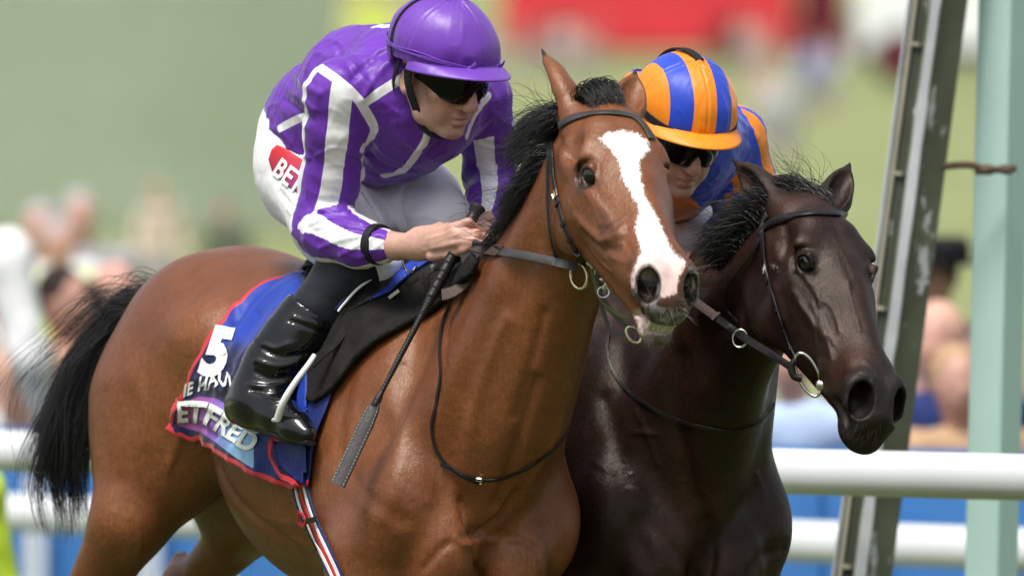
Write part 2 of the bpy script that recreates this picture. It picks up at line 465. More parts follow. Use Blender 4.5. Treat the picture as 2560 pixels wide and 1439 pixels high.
M_WHISKER = mat_simple('whisker_hair', (.22, .19, .16), .5, .3); M_WHISKER_D = mat_simple('dark_whisker', (.03, .022, .018), .5, .3)
M_EYE = mat_simple('horse_eye', (.003, .0025, .002), .05, .5, coat=.4)
def mat_skin(name, base):
    m = bpy.data.materials.new(name); t, b = nodes(m); q = NB(t)
    c = q.ramp(q.noise(24, 5, .6), [(.3, tuple(x * .88 for x in base)), (.7, tuple(min(1, x * 1.08) for x in base))])
    c = q.mix(q.mr(q.noise(140, 4, .65), .48, .72, 0, .40), c, (.42, .17, .12)); c = q.mix(q.mr(q.noise(38, 4, .6), .5, .7, 0, .35), c, (.50, .22, .16))
    c = q.mix(q.math('MULTIPLY', q.attr('blush').outputs['Fac'], .55), c, (.46, .17, .13)); c = q.mix(q.math('MULTIPLY', q.attr('beard').outputs['Fac'], q.mr(q.noise(700, 1), .4, .65, .05, .42)), c, (.20, .14, .12))
    c = q.mix(q.math('MULTIPLY', q.attr('lip').outputs['Fac'], .7), c, (.40, .13, .12)); q.l(c, b.inputs['Base Color'])
    b.inputs['Roughness'].default_value = .45; b.inputs['Subsurface Weight'].default_value = .12; b.inputs['Subsurface Radius'].default_value = (.012, .004, .002); b.inputs['Subsurface Scale'].default_value = .5
    n1 = q.bump(q.noise(420, 2), .25, .0012, None); q.bump(q.noise(80, 5, .65), .35, .003, b, n1); return m
M_SKIN = mat_skin('weathered_skin', (.54, .32, .25))
# ------------------------------------------------------------------ the place
def hill_z(x, y): 
    t = np.clip((np.asarray(y, float) - 20) / 180.0, 0, 3); return 5.7 * t
def mat_grass(name, a, b_, c_):
    m = bpy.data.materials.new(name); t, b = nodes(m); q = NB(t)
    c = q.ramp(q.noise(.35, 6, .6), [(.3, a), (.5, b_), (.72, c_)]); c = q.mix(q.mr(q.noise(9, 4), .4, .7, 0, .5), c, a); q.l(c, b.inputs['Base Color'])
    b.inputs['Roughness'].default_value = .8; b.inputs['Specular IOR Level'].default_value = .15; q.bump(q.noise(60, 4), .6, .03, b); return m
M_GRASS = mat_grass('turf', (.070, .095, .030), (.095, .120, .040), (.125, .145, .055)); M_HILL = mat_grass('dry_hill_grass', (.20, .235, .095), (.245, .275, .12), (.29, .31, .15))
xs = np.concatenate([np.linspace(-600, -40, 15), np.linspace(-38, 38, 30), np.linspace(40, 600, 15)]); ys = np.concatenate([np.linspace(-60, 20, 20), np.linspace(22, 220, 60), np.linspace(230, 1500, 30)])
X, Y = np.meshgrid(xs, ys, indexing='ij'); Z = hill_z(X, Y) + np.where(Y > 20, noise3(np.stack([X.ravel() / 14, Y.ravel() / 14, X.ravel() * 0], 1), 3).reshape(X.shape) * .12, 0)
nx_, ny_ = X.shape; I = np.arange(nx_ * ny_).reshape(nx_, ny_)
gq = np.stack([I[:-1, :-1], I[1:, :-1], I[1:, 1:], I[:-1, 1:]], -1).reshape(-1, 4)
gP = np.stack([X.ravel(), Y.ravel(), Z.ravel()], 1); far = gP[gq][:, :, 1].mean(1) > 20
for nm, sel, mt in (('ground', ~far, M_GRASS), ('hillside', far, M_HILL)):
    us = np.unique(gq[sel]); mp = np.full(len(gP), -1); mp[us] = np.arange(len(us)); obj(nm, new_mesh(nm, gP[us], mp[gq[sel]], mt), kind='structure')
# turf blades of the course, seen only from the side positions: short tufts as one mass
m = MB(); rg = np.random.default_rng(3)
tx = rg.normal(0, 2.6, 9000); ty = rg.normal(1.5, 3.2, 9000); P = []; F = []
for i, (x, y) in enumerate(zip(tx, ty)):
    a = rg.uniform(0, 6.28); d = np.array([math.cos(a), math.sin(a)]) * .006; h = rg.uniform(.04, .09); l = rg.uniform(-.03, .03, 2)
    P += [(x - d[0], y - d[1], 0), (x + d[0], y + d[1], 0), (x + l[0], y + l[1], h)]; F.append((3 * i, 3 * i + 1, 3 * i + 2))
obj('grass', new_mesh('grass', np.array(P), np.array(F), M_GRASS), kind='stuff')

M_RAIL = mat_simple('white_plastic_rail', (.78, .80, .82), .35, .4, vary=.03, vscale=3)
M_RAILPOST = mat_simple('white_rail_post', (.74, .76, .78), .4, .4, vary=.05)
RD = norm(np.array([2.455, -4.4, 0])); RN = np.array([RD[1], -RD[0], 0])
def rail(name, p0, z, L0, L1, rz, ry, label, post_every, lean=0.0):
    root = empty(name, (p0[0], p0[1], 0), label, 'rail')
    a = np.array([p0[0], p0[1], z]); n = 60; m = MB()
    pts = np.array([a + RD * t for t in np.linspace(L0, L1, n)]); sec = np.linspace(0, 2 * np.pi, 20, endpoint=False); P = []
    for p in pts:
        for s in sec:
            c, q = math.cos(s), math.sin(s); P.append(p + RN * ry * np.sign(c) * abs(c) ** .7 + np.array([0, 0, 1]) * rz * np.sign(q) * abs(q) ** .7)
    F = [(i * 20 + k, i * 20 + (k + 1) % 20, (i + 1) * 20 + (k + 1) % 20, (i + 1) * 20 + k) for i in range(n - 1) for k in range(20)]
    obj('top_rail', new_mesh('top_rail', np.array(P), F, M_RAIL), root)
    for k, t in enumerate(np.arange(L0 + 1.7, L1, post_every)):
        m = MB(); b = a + RD * t; q = b - RN * .32
        m.tube(spline([np.array([q[0], q[1], 0]), np.array([q[0], q[1], z * .55]), b - RN * .18 + np.array([0, 0, -.12]), b - np.array([0, 0, rz * .5])], 14), .028, 10); m.make('post', M_RAILPOST, root)
    return root
R1 = W(2560, 1192, 1.6); rail('running_rail', R1, 1.18, -16, 6, .052, .075, 'near white plastic running rail passing just behind the two horses', 5.0)
R2 = W(2200, 1352, 8.0); rail('running_rail', R2, .895, -22, 14, .058, .08, 'farther lower white rail in front of the blue boards', 7.0)
M_BLUE = mat_simple('blue_board', (.045, .190, .520), .45, .35, vary=.08, vscale=2)
bo = W(2300, 1120, 9.0)
for k, where in ((-1.42, 'board at the left, seen below the tail'), (-.54, 'board in the middle, mostly hidden by the horses'), (.34, 'board at the right, behind both posts')):
    c = np.array([bo[0], bo[1], 0]) + RD * (k * 5.0); m = MB(); Mx = np.stack([RD, RN, [0, 0, 1]])
    root = empty('advertising_board', (c[0], c[1], 0), 'plain blue advertising ' + where, 'board', 'blue boards behind the rails')
    m.box((c[0], c[1], .60), 4.36, .05, 1.09, Mx); m.make('panel', M_BLUE, root, sm=False)
    for s in (-1, 1):
        m = MB(); p = c + RD * (1.8 * s) + RN * .12; m.box((p[0], p[1], .50), .05, .06, 1.0, Mx); m.make('leg', M_RAILPOST, root, sm=False)

# winning post: tilted olive timber with a cable, and the pale green square post
def beam(base, top, w1, w2, ang, mats, name, root, bev=.012):
    ax = norm(top - base); u = norm(np.cross(ax, [0, 1.0, 0])); v = np.cross(u, ax); c, s = math.cos(ang), math.sin(ang); U = u * c + v * s; V = -u * s + v * c
    m = MB(); n = 40; P = []; sec = [(-1, -1 + bev * 8), (-1 + bev * 8, -1), (1 - bev * 8, -1), (1, -1 + bev * 8), (1, 1 - bev * 8), (1 - bev * 8, 1), (-1 + bev * 8, 1), (-1, 1 - bev * 8)]
    for i in range(n):
        p = base + (top - base) * i / (n - 1)
        for a, b in sec: P.append(p + U * a * w1 / 2 + V * b * w2 / 2)
    F = [(i * 8 + k, i * 8 + (k + 1) % 8, (i + 1) * 8 + (k + 1) % 8, (i + 1) * 8 + k) for i in range(n - 1) for k in range(8)] + [tuple(range(8))[::-1], tuple((n - 1) * 8 + k for k in range(8))]
    m.add(np.array(P), F); return m.make(name, mats, root, sm=False), U, V, ax
def mat_post(name, base, worn, lo, hi, scale=14):
    m = bpy.data.materials.new(name); t, b = nodes(m); q = NB(t)
    c = q.ramp(q.noise(6, 5), [(.3, tuple(x * .75 for x in base)), (.7, tuple(x * 1.2 for x in base))])
    w = q.noise(scale, 5, .7, (1, 1, .35)); c = q.mix(q.mr(w, lo, hi, 0, 1), c, worn); q.l(c, b.inputs['Base Color']); b.inputs['Roughness'].default_value = .6; b.inputs['Specular IOR Level'].default_value = .3
    q.bump(w, .4, .01, b); return m
M_OLIVE = mat_post('olive_paint', (.100, .108, .072), (.50, .52, .52), .555, .61)
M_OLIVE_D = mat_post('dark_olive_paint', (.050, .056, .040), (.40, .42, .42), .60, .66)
M_WORN = mat_post('worn_edge', (.38, .40, .41), (.12, .13, .09), .62, .70, 10)
M_CABLE = mat_simple('cable', (.30, .28, .22), .5, .3); M_RUST = mat_simple('rusty_iron', (.10, .065, .045), .8, .2, vary=.5, vscale=30, bump=.4)
M_MINT = mat_simple('mint_paint', (.40, .58, .52), .5, .35, vary=.05, vscale=2); M_MINTD = mat_simple('mint_paint_side', (.40, .58, .52), .5, .35, vary=.05, vscale=2)
yp = 2.9
base = W(2160, 1439, yp) ; top = W(2350, 0, yp); ax = top - base; b0 = base - ax * (base[2] / ax[2]); t0 = top + ax * .25
root = empty('winning_post', (b0[0], b0[1], 0), 'leaning olive green post with worn white edges and a thin cable', 'post')
_, U, V, A_ = beam(b0, t0, .092, .098, math.radians(52), M_OLIVE, 'timber', root)
# dark channel on the left face, worn arris, cable, clips
fl = -U; k = norm(-U * .0 + V * -1)
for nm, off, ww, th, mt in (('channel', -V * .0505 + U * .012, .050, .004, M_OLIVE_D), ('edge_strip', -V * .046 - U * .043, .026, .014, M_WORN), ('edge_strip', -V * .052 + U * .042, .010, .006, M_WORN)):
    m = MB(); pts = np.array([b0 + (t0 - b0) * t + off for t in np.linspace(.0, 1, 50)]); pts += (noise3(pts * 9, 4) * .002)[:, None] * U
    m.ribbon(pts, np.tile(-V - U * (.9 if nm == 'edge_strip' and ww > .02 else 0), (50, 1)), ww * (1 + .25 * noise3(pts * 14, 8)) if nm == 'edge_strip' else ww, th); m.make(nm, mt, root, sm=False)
m = MB(); pts = np.array([b0 + (t0 - b0) * t - V * .064 + U * .010 for t in np.linspace(0, 1, 40)]); m.tube(pts, .006, 8); m.make('cable', M_CABLE, root)
for py in (118, 440, 776, 1420):
    t = (W(0, py, yp)[2] - b0[2]) / (t0[2] - b0[2]); p = b0 + (t0 - b0) * t - V * .058; m = MB(); m.box(p, .040, .014, .009, np.stack([U, V, A_])); m.make('clip', M_CABLE, root, sm=False)
b1 = W(2478, 1439, 3.0); t1 = W(2512, 0, 3.0); ax = t1 - b1; b1 = b1 - ax * (b1[2] / ax[2]); t1 = t1 + ax * .25
root = empty('finish_post', (b1[0], b1[1], 0), 'pale mint green square post at the right edge', 'post')
beam(b1, t1, .092, .092, math.radians(36), M_MINT, 'timber', root)
m = MB(); pts = np.array([W(2358, 416, 2.85), W(2420, 412, 2.86), W(2470, 424, 2.87), W(2540, 420, 2.88)]); m.tube(spline(pts, 30), .009, 8, flat=((0, 0, 1), 1)); m.tube([pts[2] - [.03, 0, 0], pts[2] + [.01, 0, 0]], .013, 8); m.tube([W(2505, 424, 2.87), W(2530, 424, 2.87)], .012, 8); o = m.make('bracket', M_RUST); tag(o, 'rusty iron bar joining the olive post to the mint post', 'bracket')

# grey green screen, vehicles on the hill
def mat_flat(name, c, r=.6, s=.3): return mat_simple(name, c, r, s, vary=.08, vscale=1.2)
M_SCREEN = mat_simple('grey_green_canvas', (.52, .60, .46), .75, .15, vary=.07, vscale=.9)
sy = 85.0; x1 = W(850, 0, sy)[0]; z0 = float(hill_z(0, sy)); n = 60; P = []; F = []
for i in range(n * 4 + 1):
    z = z0 - .3 + 5.0 * i / (n * 4); d = .02 * math.cos(i / 4 * 2 * math.pi)
    P += [(x1 - 16, sy + d, z), (x1, sy + d, z)]
for i in range(n * 4): F.append((2 * i, 2 * i + 1, 2 * i + 3, 2 * i + 2))
root = empty('screen_fence', (x1 - 8, sy, z0), 'tall plain grey green screen standing across the grass on the left', 'screen')
o = obj('sheet', new_mesh('sheet', np.array(P), F, M_SCREEN, sm=True), root); md = o.modifiers.new('t', 'SOLIDIFY'); md.thickness = .03
M_POSTG = mat_flat('grey_post', (.3, .32, .28))
for i in range(5):
    m = MB(); m.box((x1 - .1 - i * 3.9, sy + .12, z0 + 2.3), .12, .12, 5.2); m.make('post', M_POSTG, root, sm=False)
M_RED = mat_flat('red_paint', (.62, .035, .050), .4, .4); M_GLASS = mat_simple('dark_glass', (.02, .025, .03), .08, .6); M_TYRE = mat_flat('tyre', (.02, .02, .02), .8); M_VWHITE = mat_flat('white_paint', (.78, .80, .82), .35, .4); M_TEAL = mat_flat('teal_paint', (.25, .50, .52), .4)
M_MAROON = mat_flat('maroon_paint', (.20, .012, .035), .4); M_NAVY = mat_flat('dark_trim', (.03, .035, .05), .5)
def vehicle(name, x0, x1, y, h, dep, body, label, cat, decks, skirt=None):
    z = float(hill_z(0, y)); root = empty(name, ((x0 + x1) / 2, y, z), label, cat); L = x1 - x0; cx = (x0 + x1) / 2
    bm = bmesh.new(); bmesh.ops.create_cube(bm, size=1); 
    for v in bm.verts: v.co = Vector((v.co.x * L + cx, v.co.y * dep + y + dep / 2, v.co.z * (h - .35) + z + .35 + (h - .35) / 2))
    bmesh.ops.bevel(bm, geom=bm.edges[:], offset=.18, segments=3, affect='EDGES'); me = bpy.data.meshes.new('shell'); bm.to_mesh(me); bm.free(); me.materials.append(body); o = obj('shell', me, root)
    for zc in decks:
        n = max(2, int(L / 1.5))
        for i in range(n):
            m = MB(); m.box((x0 + L * (i + .5) / n, y - .012, z + zc), L / n * .82, .05, .78); m.make('window', M_GLASS, root, sm=False)
    for wx in (x0 + L * .2, x1 - L * .2):
        m = MB(); m.tube([(wx, y - .04, z + .48), (wx, y + .3, z + .48)], .48, 24); w = m.make('wheel', M_TYRE, root); m = MB(); m.tube([(wx, y - .06, z + .48), (wx, y - .03, z + .48)], .26, 16); m.make('hub', M_MAROON, w)
    m = MB(); m.box((cx, y - .01, z + .52), L * .96, .03, .22); m.make('skirt', skirt or M_NAVY, root, sm=False)
    return root
by = 200.0; vehicle('bus', W(1255, 0, by)[0], W(1985, 0, by)[0], by, 4.3, 2.5, M_RED, 'long red double deck bus parked on the hill behind the horses', 'bus', (3.5,), M_RED)
vehicle('van', W(2000, 0, by)[0], W(2115, 0, by)[0], by + .4, 2.6, 2.0, M_MAROON, 'dark maroon van parked at the end of the red bus', 'van', (1.9,))
vehicle('coach', W(2150, 0, by - 20)[0], W(2650, 0, by - 20)[0], by - 20, 3.3, 2.5, M_VWHITE, 'white coach parked on the hill beside the posts', 'coach', (2.6,))

# ------------------------------------------------------------------ spectators
def spectator_shape(seed, arms):
    rg = np.random.default_rng(seed); j = lambda *p: np.array(p)
    def F_(z0, z1, h=.020): return Field(axis_steps([(-.42, .42, h)]), axis_steps([(-.35, .35, h)]), axis_steps([(z0, z1, h)]))
    sw = .03 * rg.normal(); el = [(j(.27, .02, 1.12), j(.30, -.10, .90)), (j(.30, .03, 1.14), j(.14, -.24, 1.10))][arms]
    A = [(j(s * .19, .01, 1.42), el[0] * j(s, 1, 1), el[1] * j(s, 1, 1)) for s in (-1, 1)]
    f = F_(-.02, 1.82); f.ell((sw, -.01, 1.66), (.078, .096, .118), k=.02); f.ell((sw, -.05, 1.61), (.055, .055, .075), k=.02); f.cone((sw, 0, 1.58), (0, 0, 1.42), .05, .06, .03); f.cone((sw, -.095, 1.66), (sw, -.115, 1.63), .010, .014, .01)
    for s in (-1, 1): f.ell((sw + s * .078, 0, 1.655), (.01, .02, .03), k=.01)
    f.ell((0, 0, 1.20), (.13, .09, .26), k=.05); f.ell((0, 0, .95), (.14, .10, .13), k=.05)
    for a, b, c in A:
        f.chain([a, b, c], [.05, .035, .026], .03); d = norm(c - b); f.ell(c + d * .07, (.035, .025, .07), k=.02)
        for q in range(4): f.cone(c + d * .09 + j((q - 1.5) * .016, 0, 0), c + d * .165 + j((q - 1.5) * .018, -.01, 0), .010, .008, .01)
    for s in (-1, 1): f.chain([j(s * .09, 0, .92), j(s * .10, -.02, .50), j(s * .10, .03, .08), j(s * .10, -.12, .03)], [.08, .055, .04, .035], .03)
    Ps = []; 
    P, Q = f.mesh(); Ps.append(('body', smooth(P, Q, 1), Q))
    f = F_(.78, 1.52); f.chain([j(0, 0, 1.38), j(0, 0, 1.10), j(0, 0, .86)], [.135, .135, .15], .06, (j(0, 1, 0), .72)); f.chain([A[0][0], A[1][0]], [.085, .085], .05)
    for a, b, c in A: f.chain([a, b, c - norm(c - b) * .02], [.075, .062, .045], .03)
    P, Q = f.mesh(); P = smooth(P, Q, 1); P = P + vnormals(P, Q) * (noise3(P * 14, seed) * .006)[:, None]; Ps.append(('jacket', P, Q))
    f = F_(.05, .98); f.ell((0, 0, .92), (.155, .115, .12), k=.05)
    for s in (-1, 1): f.chain([j(s * .09, 0, .88), j(s * .10, -.02, .50), j(s * .10, .02, .08)], [.105, .075, .062], .04)
    P, Q = f.mesh(); Ps.append(('trousers', smooth(P, Q, 1), Q))
    f = F_(1.52, 1.82); f.ell((sw, .012, 1.685), (.088, .100, .112), k=.01); f.cut((0, -.06, 1.66), (0, -1, -.55)); P, Q = f.mesh(); Ps.append(('hair', smooth(P, Q, 1), Q))
    return Ps
SPEC = [[(n, new_mesh(n, P, Q, M_SKIN, attrs=dict(lip=np.zeros(len(P)), blush=np.full(len(P), .35), beard=np.zeros(len(P)))) ) for n, P, Q in spectator_shape(40 + i, i % 2)] for i in range(2)]
CM = {}
def cmat(c, r=.75):
    if c not in CM: CM[c] = mat_simple('cloth', c, r, .2, vary=.1, vscale=5, bump=.2, bscale=40)
    return CM[c]
def spectator(px, y, top_py, coat, legs, hair, label, group=None, rot=0, var=0, hat=None, tall=1.72):
    p = W(px, top_py, y); z = float(hill_z(0, y)); s = max(.6, (p[2] - z) / 1.80) if tall is None else tall / 1.8
    root = empty('person', (p[0], y, z if tall is None else p[2] - 1.80 * s), label, 'spectator', group); root.rotation_euler = (0, 0, rot); root.scale = (s, s, s)
    for n, me in SPEC[var]:
        o = bpy.data.objects.new(n, me); C.objects.link(o); o.parent = root
        mt = {'body': M_SKIN, 'jacket': cmat(coat), 'trousers': cmat(legs), 'hair': cmat(hair)}[n]
        o.material_slots[0].link = 'OBJECT'; o.material_slots[0].material = mt
    if hat:
        m = MB(); m.tube([(0, 0, 1.70), (0, 0, 1.712), (0, 0, 1.714)], [.24, .24, .23], 28); m.tube([(0, 0, 1.70), (0, 0, 1.78), (0, 0, 1.80)], [.105, .10, .08], 20)
        o = bpy.data.objects.new('hat', new_mesh('hat', np.concatenate(m.P), m.F, cmat(hat))); C.objects.link(o); o.parent = root
    return root
WHT, PEACH, NAVY, LBLUE, GREY, DKHAIR, TAN, HIVIS, BLK, PINK = (.80, .80, .80), (.60, .36, .27), (.02, .035, .14), (.42, .54, .76), (.36, .35, .38), (.030, .018, .018), (.42, .27, .16), (.62, .80, .06), (.012, .012, .014), (.56, .33, .31)
spectator(-135, 14.8, 330, WHT, WHT, WHT, 'tall white haired person in a white coat turned away at the left edge', rot=2.9, tall=1.98)
spectator(172, 15.2, 655, PEACH, GREY, DKHAIR, 'dark haired person in peach clothes behind the rail by the tail', rot=.9, tall=1.66)
spectator(312, 15.6, 650, PINK, GREY, (.55, .30, .24), 'bare headed person in pink standing behind the bay rump', rot=.2, var=1, tall=1.66)
spectator(222, 15.4, 690, PINK, NAVY, DKHAIR, 'second dark haired person, in pink, close behind the one in peach', rot=-.6, tall=1.6)
spectator(400, 16.2, 700, PEACH, NAVY, DKHAIR, 'dark haired person in peach half hidden by the bay rump', rot=.3, var=1, tall=1.6)
spectator(55, 16.6, 690, PEACH, NAVY, TAN, 'fair haired person in peach next to the person in white', rot=.1, var=1, tall=1.62)
spectator(240, 17.5, 740, PEACH, GREY, TAN, 'sandy haired person in pale peach behind the dark haired person', rot=-.2, tall=1.6)
spectator(215, 32, 470, GREY, GREY, GREY, 'person in grey on the lawn beside the one in yellow', rot=.2)
spectator(120, 30, 500, WHT, GREY, GREY, 'person in pale grey on the lawn behind the white coat', rot=-.1, var=1)
spectator(165, 29, 540, HIVIS, GREY, GREY, 'steward in a yellow vest on the lawn between two grey figures', rot=.3, tall=1.6)
spectator(400, 60, 545, (.62, .50, .42), GREY, TAN, 'small beige figure on the grass in front of the grey green screen', rot=.3, tall=None)
spectator(565, 55, 590, (.10, .12, .09), BLK, DKHAIR, 'small dark figure on the grass just above the bay rump', tall=None)
spectator(-176, 7.2, 930, HIVIS, NAVY, DKHAIR, 'steward in bright yellow behind the rail at the lower left corner', rot=.6, tall=1.55)
spectator(2000, 10.5, 800, LBLUE, PINK, TAN, 'person in a light blue shirt behind the rail under the dark horse head', rot=-.2, tall=1.5)
spectator(2120, 11.5, 830, PINK, WHT, DKHAIR, 'person in pink leaning behind the rail next to the light blue shirt', var=1, tall=1.5)
spectator(2370, 10.0, 745, NAVY, NAVY, (.60, .36, .28), 'bald man in a navy suit between the olive and mint posts', rot=-.3, tall=1.66)
spectator(2352, 13.0, 590, PINK, GREY, DKHAIR, 'woman in a wide black hat behind the man in navy', rot=-.4, hat=BLK, tall=1.72)
spectator(2415, 9.8, 850, TAN, TAN, TAN, 'woman with long tan hair beside the man in navy', rot=.3, var=1, tall=1.56)
spectator(2440, 14.0, 800, WHT, WHT, TAN, 'person in white behind the mint post', rot=.1, tall=1.6)
spectator(2455, 12.0, 980, LBLUE, NAVY, DKHAIR, 'child in light blue behind the mint post', tall=1.35)
rg = np.random.default_rng(12)
hillfolk = [(905, 150, -30, HIVIS, 'yellow vest left of the purple cap'), (960, 160, -20, (.62, .66, .2), 'olive yellow just left of the purple cap'), (1020, 170, 20, PINK, 'pink right behind the purple cap'), (1080, 165, 40, (.60, .52, .44), 'beige behind the top of the purple cap'), (1140, 175, 60, PINK, 'pink behind the right side of the purple cap'), (1190, 180, 80, GREY, 'grey between the purple cap and the red bus'), (1230, 170, 90, (.6, .5, .44), 'beige at the left end of the red bus'),
 (1290, 185, 110, (.30, .12, .13), 'brownish red standing against the left part of the red bus'), (1350, 180, 100, (.42, .22, .22), 'dusky pink just above the right ear of the bay'), (1410, 186, 96, (.66, .52, .50), 'pale rose between the ears of the bay'), (1455, 178, 112, PINK, 'pink above the forelock of the bay'), (1500, 188, 120, (.5, .1, .12), 'dark red above the forelock of the bay'), (1860, 186, 120, (.62, .42, .38), 'salmon right of the striped cap'), (1905, 180, 130, PINK, 'pink in front of the right half of the red bus'),
 (2010, 150, 105, (.50, .56, .76), 'light blue below the right end of the red bus'), (2048, 150, 110, (.16, .2, .5), 'dark blue below the maroon van'), (2085, 155, 120, (.6, .6, .64), 'silver grey below the maroon van'), (1940, 120, 175, (.58, .58, .56), 'stone grey alone on the grass right of the striped cap'), (1975, 118, 200, (.50, .54, .56), 'bluish grey above the ears of the dark horse'), (1905, 130, 170, PINK, 'pink nearest the right edge of the striped cap'), (880, 140, 30, (.6, .55, .4), 'straw colour at the edge of the grey green screen'), (1110, 150, 100, (.56, .5, .42), 'brown beige hidden behind the purple cap')]
for px, y, py, c, ds in hillfolk:
    py = py + 45 if 1240 < px < 1900 else py
    spectator(px, y, py, c, GREY, TAN, 'distant spectator on the hill, ' + ds, 'spectators on the hill', rot=float(rg.uniform(-1, 1)), var=int(rg.integers(0, 2)), tall=None)
# ------------------------------------------------------------------ horses (shape)
def frame(theta, roll, pitch, yaw2=0):
    """rows: forward, left, up of the horse"""
    th = math.radians(theta); F = np.array([math.sin(th), -math.cos(th), 0]); L = np.array([math.cos(th), math.sin(th), 0]); U = np.array([0, 0, 1.0])
    r = math.radians(roll); L, U = L * math.cos(r) - U * math.sin(r), U * math.cos(r) + L * math.sin(r)
    p = math.radians(pitch); F, U = F * math.cos(p) - U * math.sin(p), U * math.cos(p) + F * math.sin(p)
    return np.stack([F, L, U])

def horse_shape(wither, M, hpos, hR, mouth=0.0, nz=1.0, legs=None, jw=.05, ed=(0, 0), neck_adj=None, ear=None, res=1.0):
    """M rows forward/left/up; hR columns s,f,d of the head. Returns world verts, quads and local verts"""
    loc = lambda p: (np.asarray(p, float) - wither) @ M.T
    H0 = loc(hpos); hs, hf, hd = [M @ hR[:, i] for i in range(3)]
    HM = np.stack([hs, hf, hd]); h = lambda s, f, d: H0 + hs * s + hf * f + hd * d
    hx = [h(s, f, d) for s in (-.13, .13) for f in (-.24, .12) for d in (-.2, .64)]
    hlo, hhi = np.min(hx, 0), np.max(hx, 0)
    c = 0.0042 * res
    xs = axis_steps([(-1.45, hlo[0] - .02, .0115 * res), (hlo[0] - .02, hhi[0] + .03, c)])
    ys = axis_steps([(-.42, hlo[1] - .02, .0095 * res), (hlo[1] - .02, hhi[1] + .02, c), (hhi[1] + .02, .42, .0095 * res)])
    zs = axis_steps([(-1.66, -.75, .016 * res), (-.75, hlo[2] - .02, .0095 * res), (hlo[2] - .02, hhi[2] + .02, c)])
    f = Field(xs, ys, zs); Lx = np.array([0, 1.0, 0])
    rotY = lambda a: np.array([[math.cos(a), 0, math.sin(a)], [0, 1, 0], [-math.sin(a), 0, math.cos(a)]])
    # trunk
    f.ell((-.27, 0, -.38), (.47, .268, .325), rotY(-.16), k=.04)
    f.ell((.06, 0, -.43), (.27, .205, .32), k=.08)
    f.ell((-.68, 0, -.27), (.36, .215, .19), rotY(-.14), k=.07)
    f.chain([(-.62, 0, -.16), (-.25, 0, -.145), (-.06, 0, -.085), (.12, 0, -.10)], [.125, .115, .085, .09], .09)
    f.ell((-.84, 0, -.225), (.31, .235, .235), rotY(-.10), k=.09)
    for s in (-1, 1):
        f.ell((-.91, .115 * s, -.34), (.23, .14, .28), rotY(-.05), k=.07)
        f.ell((-1.02, .095 * s, -.40), (.12, .10, .22), rotY(.1), k=.06)
        f.ell((-.68, .19 * s, -.20), (.07, .05, .05), k=.09)
        # shoulder
        f.ell((.05, .155 * s, -.32), (.10, .06, .28), rotY(.52), k=.09)
        f.ell((.17, .145 * s, -.34), (.06, .05, .22), rotY(.45), k=.05)
        f.ell((.04, .18 * s, -.48), (.14, .07, .15), rotY(.6), k=.05)
        f.ell((.22, .165 * s, -.50), (.10, .085, .13), k=.05)
        f.ell((.275, .085 * s, -.575), (.085, .078, .13), rotY(.15), k=.028)
        f.ell((.21, .06 * s, -.74), (.09, .06, .10), k=.03)
    # legs
    for (leg, s) in legs:
        if leg[0] == 'fore':
            f.chain([np.array(p) for p in leg[1]], [.115, .088, .046, .033, .030, .042], .05)
            f.cone(leg[1][5], np.array(leg[1][5]) + np.array(leg[2]), .045, .062, .02)
        else:
            p = [np.array(q) for q in leg[1]]
            f.cone(p[0], p[1], .165, .088, .06, (Lx, .8)); f.cone(p[1], p[2], .078, .044, .05)
            f.chain(p[2:], [.058, .036, .031, .043], .03); f.cone(p[2] + np.array([-.045, 0, .06]), p[2], .025, .045, .04)
            f.cone(p[-1], p[-1] + np.array(leg[2]), .045, .062, .02)
    # tail root
    f.cone((-1.04, 0, -.17), (-1.20, -.02, -.17), .06, .04, .05)
    # neck
    top = h(0, -.085, .035)
    na = neck_adj or {}
    b0 = np.array([.10, 0, -.32]); b1 = np.array([.25, 0, -.21]) + np.array(na.get('b1', (0, 0, 0)))
    mid = (b1 + top) / 2 + np.array(na.get('mid', (0, 0, .0)))
    nq = spline([b0, b1, mid, top], 9)
    nr = np.interp(np.linspace(0, 1, 9), [0, .3, .65, 1], na.get('r', [.29, .225, .155, .12]))
    f.chain(nq, nr, .05, (norm(np.cross(top - b0, [0, 0, 1.0])), na.get('flat', .56)))
    # windpipe and jugular groove masses
    dn = np.array([.0, 0, -1.0])
    f.chain([np.array([.24, 0, -.42]), (b1 + mid) / 2 + dn * na.get('wp', .19) + np.array([.05, 0, 0]), h(0, -.19, .10)], [.085, .062, .055], .05)
    for s in (-1, 1):
        f.chain([np.array([.20, .12 * s, -.40]), mid + Lx * .055 * s + dn * .05, h(.05 * s, -.10, .04)], [.075, .055, .045], .04)
    # ---- head
    f.ell(h(0, -.04, .07), (.072, .078, .12), HM, .03)
    f.ell(h(0, -.022, .185), (.080, .062, .125), HM, .04)
    f.cone(h(0, -.016, .20), h(0, -.034, .50), .058, .034, .03, (hs, .92))
    f.cone(h(0, .006, .27), h(0, -.012, .47), .030, .024, .03)
    for s in (-1, 1):
        f.ell(h(jw * s, -.128, .142), (.034, .110, .115), HM, .03); f.ell(h((jw + .01) * s, -.045, .12), (.03, .04, .06), HM, .03)
        f.cone(h(.040 * s, -.165, .20), h(.018 * s, -.095 - mouth * .8, .49), .038, .026, .03)
        f.cone(h(.046 * s, -.050, .215), h(.018 * s, -.056, .48), .050, .036, .04); f.cone(h(.05 * s, -.10, .21), h(.02 * s, -.075, .46), .044, .034, .04)
        f.ell(h(.074 * s, .006 + ed[0] * .8, .168 + ed[1]), (.024, .020, .034), HM, .022)           # brow
        f.cone(h(.066 * s, .004, .14), h(.045 * s, .012, .10), .02, .02, .05)
        f.cone(h(.078 * s, -.040, .225), h(.050 * s, -.052, .36), .014, .010, .02)   # facial crest
